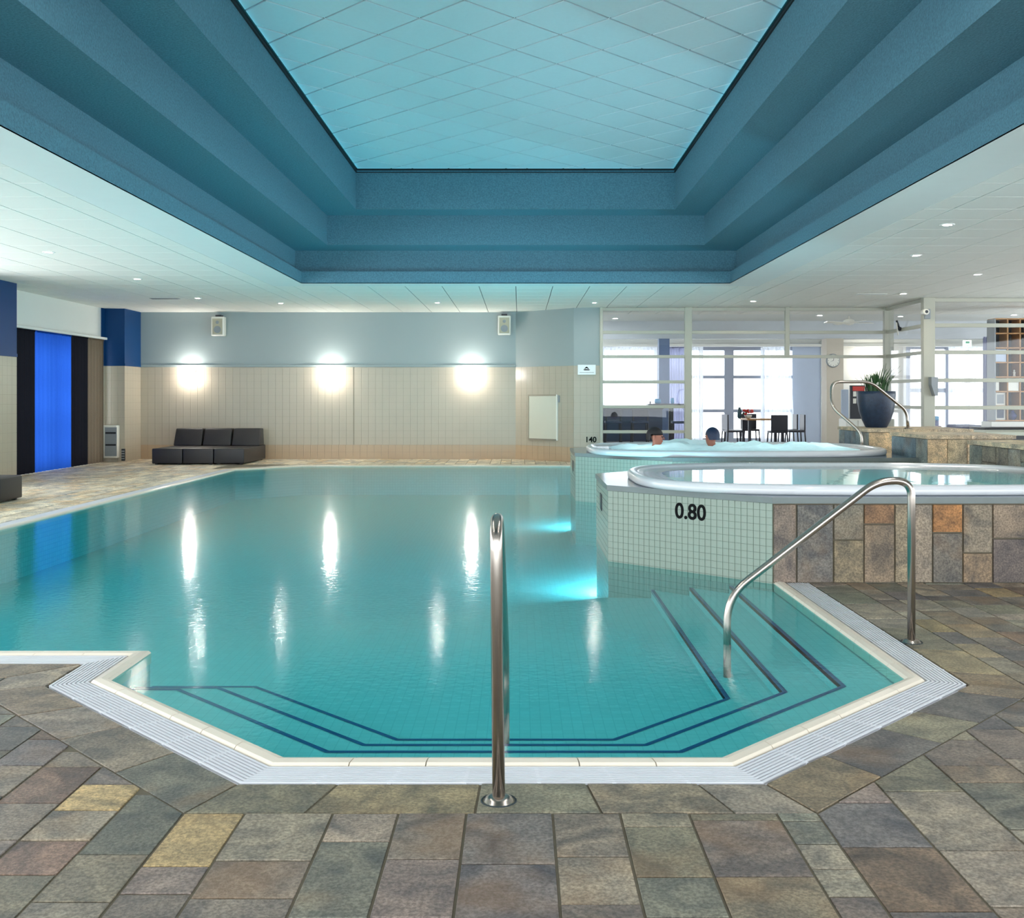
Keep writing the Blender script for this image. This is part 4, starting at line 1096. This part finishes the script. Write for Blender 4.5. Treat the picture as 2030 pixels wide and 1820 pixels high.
b0 = (GX - .05, 19.95, Z_(652, 19.95)); tube('dark_arm', [(b0[0] - .06, b0[1], b0[2] + .16), b0], .02, m_dark, bk, 8); tube('white_arm', [(b0[0] - .07, b0[1] - .02, b0[2] + .12), (b0[0] - .03, b0[1], b0[2] - .12)], .014, m_plastic_w, bk, 8)
ball('pivot', b0, .04, m_dark, bk)
ul = thing('uplighter', (GX + .06, GY2 - .06, Z_(785, GY2)), 'grey wedge wall uplighter on the partition corner post', 'wall lamp')
zz0, zz1 = Z_(785, GY2), Z_(748, GY2)
prism_v = [(X_(1845, GY2), zz0), (X_(1851, GY2), zz0), (X_(1851, GY2), zz1), (X_(1838, GY2), zz1), (X_(1838, GY2), zz1 - .14)]
V = [(a, GY2 - .2, b) for a, b in prism_v] + [(a, GY2 - .06, b) for a, b in prism_v]
mk('housing', V, [(0, 1, 2, 3, 4), (9, 8, 7, 6, 5)] + [(i, 5 + i, 5 + (i + 1) % 5, (i + 1) % 5) for i in range(5)], m_grey, ul)

# ================================================================== LOUNGE BEHIND THE GLASS
fl = tag(box('floor_lounge', 1.66, 16, 20.75, 30, -.01, .004, M('lounge_floor', srgb(190, 184, 176), .5)), 'pale lounge floor', kind='structure')
PY = 24.9
c1 = tag(box('column', X_(1305, PY), X_(1326, PY), PY - .12, PY + .12, 0, 2.7, m_pillar), 'slim blue-grey lounge column', kind='structure')
c2 = tag(box('column', X_(1634, PY), X_(1667, PY), PY - .2, PY + .2, 0, 2.7, M('beige_column', srgb(196, 186, 170), .6, var=.03)), 'beige lounge column with the clock', kind='structure')
# sheer curtains
cy = LY - .22
curtain('curtain', cy, X_(1190, cy), X_(1303, cy), .03, 2.72, m_sheer, 'white sheer curtain behind the bar counter', n=16, amp=.05, alongx=True)
curtain('curtain', cy, X_(1327, cy), X_(1358, cy), .03, 2.72, m_purple, 'grey violet curtain left of the white mullion', n=6, amp=.05, alongx=True)
curtain('curtain', cy, X_(1372, cy), X_(1394, cy), .03, 2.72, m_sheer, 'narrow sheer curtain left of the french windows', n=4, amp=.05, alongx=True)
curtain('curtain', cy, X_(1508, cy), X_(1566, cy), .03, 2.72, m_sheer, 'wide sheer curtain right of the dining table', n=8, amp=.06, alongx=True, slant=.14)
curtain('curtain', cy, X_(1880, cy), X_(1950, cy), .03, 2.72, m_sheer, 'sheer curtain at the right lounge window', n=9, amp=.05, alongx=True)
cy2 = 24.0
curtain('curtain', cy2, X_(1949, cy2), X_(1966, cy2), .03, 2.7, m_purple, 'grey violet curtain beside the bookshelf', n=4, amp=.05, alongx=True)
box('trim_1', X_(1190, cy), X_(1960, cy), LY - .32, LY - .12, 2.73, 2.80, m_white)['kind'] = 'structure'
# bar
BY_ = 23.6
bar = thing('bar_counter', (X_(1185, BY_), BY_, 0), 'dark blue bar counter behind the far hot tub', 'bar counter')
box('bar_body', 1.75, X_(1313, BY_), BY_, BY_ + .5, .1, 1.03, m_barfront, bar); box('bar_plinth', 1.75, X_(1313, BY_), BY_ + .04, BY_ + .46, 0, .1, m_dark, bar)
box('bar_top', 1.72, X_(1315, BY_), BY_ - .06, BY_ + .56, 1.03, 1.07, m_dkwood, bar, .006, 1)
box('foot_rail', 1.8, X_(1311, BY_), BY_ - .14, BY_ - .11, .28, .31, m_grey, bar)
sh = thing('bar_shelf', (X_(1320, 24.2), 24.2, 0), 'thin dark raised bar shelf against the lounge column', 'shelf')
box('shelf_top', X_(1284, 24.2), X_(1357, 24.2), 24.1, 24.45, 1.12, 1.155, m_dkwood, sh, .005, 1); box('shelf_leg', X_(1330, 24.2), X_(1333, 24.2), 24.2, 24.26, 0, 1.12, m_dkwood, sh)
box('shelf_panel', X_(1327, 24.2), X_(1336, 24.2), 24.28, 24.34, 0, 1.12, m_dark, sh)
def vessel(name, px, r, h, mat, label, Y=24.25, z=1.155, cat='jar'):
    x = X_(px, Y); t = thing(name, (x, Y, z), label, cat)
    lathe('jar_body', [(r * .7, 0), (r, h * .2), (r, h * .75), (r * .8, h * .92), (r * .85, h)], (x, Y, z), mat, t, 16)
    lathe('jar_rim', [(r * .85, h), (r * .95, h * 1.02), (r * .8, h * 1.03)], (x, Y, z), mat, t, 16, cap=False)
vessel('glass_bowl', 1304, .075, .11, m_bluegl, 'pale blue bowl on the raised bar shelf', cat='bowl'); vessel('glass_jar', 1333, .042, .13, m_bluegl, 'small teal jar at the right of the bar shelf'); vessel('candle_holder', 1289, .02, .06, m_dark, 'tiny dark candle holder on the bar shelf end', cat='candle holder')
def stool(x, y, label, mat=m_dkwood, rz=0, seat=.78, back=1.04, w=.36):
    t = thing('bar_stool' if seat > .6 else 'dining_chair', (0, 0, 0), label, 'stool' if seat > .6 else 'chair', 'bar stools' if seat > .6 else 'dining chairs')
    box('seat', -w / 2, w / 2, -w / 2, w / 2, seat - .05, seat, m_barfront if seat > .6 else mat, t, .01, 2)
    bb = box('backrest', -w / 2, w / 2, w / 2 - .035, w / 2, seat + (.10 if seat > .6 else .0), back, mat, t, .008, 1)
    for sx_ in (-1, 1):
        for sy_ in (-1, 1):
            x1, y1 = sx_ * (w / 2 - .02), sy_ * (w / 2 - .02)
            V, Fc = tube_data([(x1, y1, back - .02 if sy_ > 0 else seat - .02), (x1, y1, seat - .03), (x1 * 1.15, y1 * 1.15, 0)], .018, 6); mk('leg', V, Fc, mat, t)
    if seat > .6: boxes('foot_bar', [(-w / 2, w / 2, -w / 2 - .0, -w / 2 + .025, .28, .305)], mat, t)
    t.location = (x, y, 0); t.rotation_euler = (0, 0, rz); return t
stool(X_(1215, 23.05), 23.05, 'leftmost bar stool in front of the blue bar', rz=pi); stool(X_(1268, 23.05), 23.05, 'middle bar stool in front of the blue bar', rz=pi)
stool(X_(1348, 22.9), 22.9, 'black bar stool right of the bar, beside the white mullion', rz=-pi / 2)
# dining group
tx, ty = 6.3, 27.0
tb = thing('dining_table', (tx, ty, 0), 'dark wooden dining table by the french windows', 'table')
box('table_top', tx - .5, tx + .5, ty - .45, ty + .45, .715, .755, m_wood, tb, .006, 1)
for a in (-1, 1):
    for b in (-1, 1): box('leg', tx + a * .42 - .035, tx + a * .42 + .035, ty + b * .37 - .035, ty + b * .37 + .035, 0, .715, m_dkwood, tb)
for (x, y, rz, lb) in ((5.5, 26.72, pi / 2, 'dark dining chair at the left of the table, nearer one'), (5.55, 27.32, pi / 2, 'dark dining chair at the left of the table, farther one'),
                       (7.08, 26.75, -pi / 2, 'dark dining chair at the right of the table, nearer one'), (7.05, 27.35, -pi / 2, 'dark dining chair at the right of the table, farther one'),
                       (6.5, 26.25, pi, 'dark dining chair in front of the table'), (6.15, 27.78, 0, 'dark dining chair behind the table, window side')):
    stool(x, y, lb, m_dkwood, rz, .46, .86, .42)
vx = X_(1466, 26.8); vs = thing('flower_vase', (vx, 26.8, .755), 'slim dark green bottle vase on the dining table', 'vase')
lathe('vase_body', [(.03, 0), (.055, .04), (.055, .2), (.03, .27), (.032, .29)], (vx, 26.8, .755), M('green_glaze', srgb(44, 74, 84), .3), vs, 16); tube('twig', [(vx, 26.8, 1.03), (vx + .03, 26.8, 1.18), (vx + .02, 26.8, 1.27)], .005, m_dkwood, vs, 6)
fx = X_(1483, 26.9); fw = thing('flower_bowl', (fx, 26.9, .755), 'bowl of red flowers on the dining table', 'flowers')
lathe('bowl', [(.05, 0), (.09, .05), (.1, .09), (.09, .09)], (fx, 26.9, .755), m_plastic_w, fw, 16); rr = random.Random(4)
for k in range(14): ball('bloom', (fx + rr.uniform(-.12, .12), 26.9 + rr.uniform(-.08, .08), .88 + rr.uniform(-.03, .1)), rr.uniform(.03, .045), m_red if k % 4 else m_leaf, fw, (1, 1, .8), 8)
# clock on the beige column
kx, ky, kz = X_(1652, 24.66), 24.66, Z_(715, 24.66); ck = thing('wall_clock', (kx, 24.7, kz), 'round pale wall clock on the beige lounge column', 'clock')
V, Fc = lathe_data([(.001, .0), (.15, .0), (.16, .02), (.165, .04)], (0, 0, 0), 32); mk('clock_case', [(kx + a, ky + c, kz + b) for a, b, c in V], Fc, m_grey, ck, smooth=True)
V, Fc = lathe_data([(.001, -.002), (.14, -.002)], (0, 0, 0), 32); cf_ = mk('clock_face', [(kx + a, ky + c, kz + b) for a, b, c in V], Fc, m_plastic_w, ck)
for a, l in ((.2, .1), (-1.9, .07)):
    mk('clock_hand', [(kx - cos(a) * .005, ky - .004, kz + sin(a) * .005), (kx + cos(a) * .005, ky - .004, kz - sin(a) * .005), (kx + sin(a) * l + .004, ky - .004, kz + cos(a) * l), (kx + sin(a) * l - .004, ky - .004, kz + cos(a) * l)], [(0, 1, 2, 3)], m_dark, cf_)
for k in range(12):
    a = k * pi / 6; mk('hour_mark', boxv(kx + sin(a) * .12 - .005, kx + sin(a) * .12 + .005, ky - .004, ky - .002, kz + cos(a) * .12 - .009, kz + cos(a) * .12 + .009), BF, m_dark, cf_)
# display stand, cabinet, box near the pot
dy = 21.9
ds = thing('display_stand', (X_(1700, dy), dy, 0), 'black leaflet stand with red top behind the handrail', 'display stand')
sp_ = box('stand_panel', X_(1685, dy), X_(1714, dy), dy, dy + .05, .85, Z_(764, dy), m_dark, ds); box('red_header', X_(1690, dy), X_(1714, dy), dy - .01, dy, Z_(775, dy), Z_(766, dy), m_red, sp_)
boxes('leaflets', [(X_(1691 + 9 * (k % 2), dy), X_(1697 + 9 * (k % 2), dy), dy - .015, dy, Z_(800 - 14 * (k // 2) , dy), Z_(790 - 14 * (k // 2), dy)) for k in range(3)], m_plastic_w, sp_)
cn = thing('low_cabinet', (X_(1690, 21.8), 21.8, 0), 'low white cabinet below the leaflet stand', 'cabinet')
box('cabinet_body', X_(1676, 21.8), X_(1722, 21.8), 21.75, 22.25, .05, .85, m_plastic_w, cn, .008, 1)
for k in (0, 1):
    cd_ = box('cabinet_door', X_(1677 + 23 * k, 21.8), X_(1698 + 23 * k, 21.8), 21.735, 21.75, .08, .82, m_white, cn, .004, 1)
    ball('knob', (X_(1696 - 1 + 5 * k * 1.4, 21.8), 21.72, .5), .014, m_grey, cd_)
box('cabinet_plinth', X_(1678, 21.8), X_(1720, 21.8), 21.8, 22.2, 0, .05, m_dark, cn)
bx_ = thing('blue_grey_screen', (X_(1678, 22.3), 22.3, 0), 'blue-grey board standing left of the leaflet stand', 'board')
box('board_panel', X_(1672, 22.3), X_(1686, 22.3), 22.42, 22.48, .06, Z_(772, 22.3), m_greywall, bx_, .01, 1); box('board_foot', X_(1671, 22.3), X_(1687, 22.3), 22.35, 22.55, 0, .06, m_dark, bx_)
gl_ = thing('globe_lamp', (X_(1728, 29.2), 29.2, Z_(722, 29.2)), 'glowing wall lamp behind the plant', 'wall lamp')
ball('globe', (X_(1728, 29.2), 29.2, Z_(722, 29.2)), .12, E('globe_glow', (1, .93, .84), 25), gl_); tube('lamp_arm', [(X_(1728, 29.2), 29.3, Z_(722, 29.2)), (X_(1728, 29.2), LY - .02, Z_(722, 29.2))], .02, m_grey, gl_, 8)
# ceiling fan
fy = 23.2; fX, fz = X_(1683, fy), Z_(640, fy); fan = thing('ceiling_fan', (fX, fy, CZ), 'white ceiling fan in the lounge', 'fan')
tube('down_rod', [(fX, fy, CZ + .02), (fX, fy, fz + .05)], .014, m_plastic_w, fan, 8); lathe('motor', [(.05, .09), (.11, .06), (.13, .01), (.1, -.03), (.03, -.05)], (fX, fy, fz), m_plastic_w, fan, 20)
for k in range(4):
    a = .25 + k * pi / 2; d = Vector((cos(a), sin(a), 0)); q = Vector((-sin(a), cos(a), 0)); c0 = Vector((fX, fy, fz))
    V = [c0 + d * .12 - q * .04 + Vector((0, 0, -.008)), c0 + d * .12 + q * .04 + Vector((0, 0, .008)), c0 + d * .58 + q * .07 + Vector((0, 0, .012)), c0 + d * .58 - q * .07 + Vector((0, 0, -.012))]
    V += [v + Vector((0, 0, .01)) for v in V]; mk('fan_blade', V, BF, m_plastic_w, fan)
# lounge ceiling spots
for (px, py, lb) in ((1220, 631, 'lounge ceiling spot above the bar'), (1437, 619, 'lounge ceiling spot above the middle opening'), (1625, 625, 'lounge ceiling spot left of the fan'), (1785, 627, 'lounge ceiling spot behind the partition return'), (1950, 622, 'lounge ceiling spot left of the bookshelf'), (2010, 624, 'lounge ceiling spot above the bookshelf')):
    y = 1.82 * F / (CY - py); x = X_(px, y); t = thing('lounge_spot', (x, y, CZ + .02), lb, 'ceiling lamp', 'lounge ceiling spots')
    V, Fc = lathe_data([(.09, 0), (.09, -.006), (.07, -.01), (.06, -.004)], (x, y, CZ + .02), 20); mk('trim_ring', V, Fc, m_trim, t, smooth=True)
    V, Fc = lathe_data([(.06, -.005), (.001, -.005)], (x, y, CZ + .02), 8); mk('bulb', V, [tuple(reversed(f)) for f in Fc], m_lamp_far, t)
# bookshelf with its things
SY = 20.4; sx0 = X_(1973, SY); cw, rh = .245, .285; z0 = Z_(834, SY)
bs = thing('bookshelf', (sx0, SY, 0), 'oak cube bookshelf behind the right glass', 'bookshelf')
ncol, nrow = 5, 7
box('base_cabinet', sx0 - .1, sx0 + ncol * cw, SY - .05, SY + .4, 0, z0 - .02, m_plastic_w, bs, .006, 1)
for i in range(ncol + 1): box('upright', sx0 + i * cw - .012, sx0 + i * cw + .012, SY, SY + .34, z0, z0 + nrow * rh, m_wood if i else m_grey, bs)
for j in range(nrow + 1): box('shelf_board', sx0, sx0 + ncol * cw, SY, SY + .34, z0 + j * rh - .012, z0 + j * rh + .012, m_wood, bs)
box('back_panel', sx0, sx0 + ncol * cw, SY + .34, SY + .36, z0, z0 + nrow * rh, m_dkwood, bs)
def cell(i, j): return sx0 + (i + .5) * cw, z0 + j * rh + .013
def pic(i, j, label, cmat):
    x, z = cell(i, j); t = thing('picture_frame', (x, SY + .06, z), label, 'picture frame')
    fm = box('frame', x - .1, x + .1, SY + .05, SY + .07, z, z + .25, m_plastic_w, t, .003, 1); box('picture', x - .068, x + .068, SY + .046, SY + .052, z + .035, z + .215, cmat, t)
pic(0, 0, 'white framed blue picture on the lowest bookshelf row', m_barfront); pic(0, 1, 'white framed grey picture on the second bookshelf row', m_grey)
x, z = cell(1, 2); t = thing('white_box', (x, SY + .1, z), 'white storage box in the bookshelf', 'box'); box('box_body', x - .105, x + .105, SY + .02, SY + .28, z, z + .21, m_plastic_w, t, .004, 1); box('box_lid', x - .108, x + .108, SY + .015, SY + .285, z + .21, z + .245, m_plastic_w, t, .004, 1)
x, z = cell(1, 0); t = thing('blue_vase', (x + .03, SY + .12, z), 'round cobalt blue vase in the bookshelf', 'vase'); lathe('vase_body', [(.04, 0), (.075, .05), (.08, .09), (.05, .14)], (x + .03, SY + .12, z), M('cobalt_glaze', srgb(20, 36, 110), .15), t, 16); lathe('vase_neck', [(.05, .14), (.028, .16), (.032, .185)], (x + .03, SY + .12, z), M('cobalt_neck', srgb(20, 36, 110), .15), t, 16, cap=False)
x, z = cell(0, 4); t = thing('blue_grey_box', (x, SY + .1, z), 'blue-grey box in the bookshelf, left column', 'box'); box('box_body', x - .105, x + .105, SY + .02, SY + .28, z, z + .22, m_greywall, t, .004, 1); box('box_lid', x - .108, x + .108, SY + .015, SY + .285, z + .22, z + .24, m_greywall, t, .004, 1)
x, z = cell(1, 3); t = thing('white_figurine', (x + .05, SY + .1, z), 'small white figurine in the bookshelf', 'figurine'); lathe('figure_body', [(.03, 0), (.02, .04), (.028, .08), (.012, .1)], (x + .05, SY + .1, z), m_plastic_w, t, 12); ball('figure_head', (x + .05, SY + .1, z + .115), .018, m_plastic_w, t)
x, z = cell(0, 2); t = thing('leaning_book', (x, SY + .1, z), 'brown book leaning in the bookshelf', 'book'); box('cover', x - .09, x - .02, SY + .06, SY + .22, z, z + .22, M('book_brown', srgb(120, 92, 84), .6), t); box('pages', x - .085, x - .025, SY + .055, SY + .06, z + .005, z + .215, m_plastic_w, t)
# right lounge seats, ledge, blue jar
ld = thing('low_ledge', (8.3, 17.4, 0), 'pale low ledge with black gap at the right', 'ledge')
box('ledge_top', X_(1950, 17.4), 11, 17.3, 18.6, Z_(864, 17.3), Z_(857, 17.3), M('ledge_stone', srgb(186, 190, 176), .5), ld, .006, 1); box('ledge_base', X_(1953, 17.4), 11, 17.36, 18.55, 0, Z_(864, 17.3), m_dark, ld)
ls = thing('lounge_bench', (8.4, 19.1, 0), 'dark grey upholstered bench behind the right glass', 'bench')
box('bench_seat', X_(1953, 19.2), 11, 19.2, 19.9, .4, Z_(848, 19.2), m_dark, ls, .03, 2); box('bench_base', X_(1956, 19.2), 11, 19.25, 19.85, 0, .4, m_dkwood, ls)
lv = thing('lounge_pouf', (X_(1930, 21), 21, 0), 'grey violet sofa block behind the right glass', 'sofa')
box('pouf_body', X_(1908, 21), X_(1952, 21), 21, 21.8, .05, Z_(843, 21), m_purple, lv, .04, 3); box('pouf_base', X_(1910, 21), X_(1950, 21), 21.04, 21.76, 0, .05, m_dark, lv)
jy = 19.6; jt = thing('side_box', (X_(1859, jy), jy, 0), 'small mauve side table behind the corner post', 'side table')
box('table_body', X_(1853, jy), X_(1867, jy), jy, jy + .2, .1, Z_(844, jy), M('mauve_lacquer', srgb(150, 128, 136), .5), jt, .006, 1); box('table_foot', X_(1855, jy), X_(1865, jy), jy + .04, jy + .16, 0, .1, m_dark, jt)
j2 = thing('blue_canister', (X_(1859, jy), jy + .1, Z_(844, jy)), 'two-tone blue canister on the mauve side table', 'canister'); zb = Z_(844, jy)
lathe('canister_body', [(.055, 0), (.058, .01), (.058, .1)], (X_(1859, jy), jy + .1, zb), M('navy', srgb(24, 44, 110), .3), j2, 16); lathe('canister_lid', [(.058, .1), (.062, .105), (.062, .17), (.04, .18)], (X_(1859, jy), jy + .1, zb), m_bluegl, j2, 16)
# exit sign hanging in the lounge
ey = 26; ex, ez = X_(1918, ey), Z_(681, ey); es = thing('exit_sign', (ex, ey, ez), 'pale green exit sign hanging in the lounge', 'sign')
box('sign_box', ex - .1, ex + .1, ey, ey + .04, ez - .08, ez + .08, E('exit_glow', (.72, 1, .88), 1.6), es); boxes('sign_symbol', [(ex - .05, ex + .05, ey - .004, ey, ez + .0, ez + .055), (ex - .04, ex + .04, ey - .004, ey, ez - .06, ez - .04)], M('exit_green', srgb(120, 190, 160), .5), es)
tube('hanger', [(ex, ey + .02, ez + .08), (ex, ey + .02, CZ)], .006, m_grey, es, 6)

# unseen fill spots added under the near coffer steps to light water and paving
for k, (x, y) in enumerate([(sx_, y_) for y_ in (1.7, 2.9, 4.1, 5.3) for sx_ in (CXC - 2.62, CXC + 2.62)]):
    t = thing('added_fill_spot', (x, y, 4.088), ('left' if x < 0 else 'right') + ' added fill spot in the coffer, %s from the camera, above the picture' % ('first', 'second', 'third', 'fourth')[k // 2], 'ceiling lamp', 'added fill spots under the coffer steps')
    V, Fc = lathe_data([(.12, 0), (.12, -.01), (.1, -.014), (.09, -.004)], (x, y, 4.088), 20); mk('trim_ring', V, Fc, m_trim, t, smooth=True)
    V, Fc = lathe_data([(.09, -.006), (.001, -.006)], (x, y, 4.088), 8); mk('bulb', V, [tuple(reversed(f)) for f in Fc], m_coffer_fill, t)
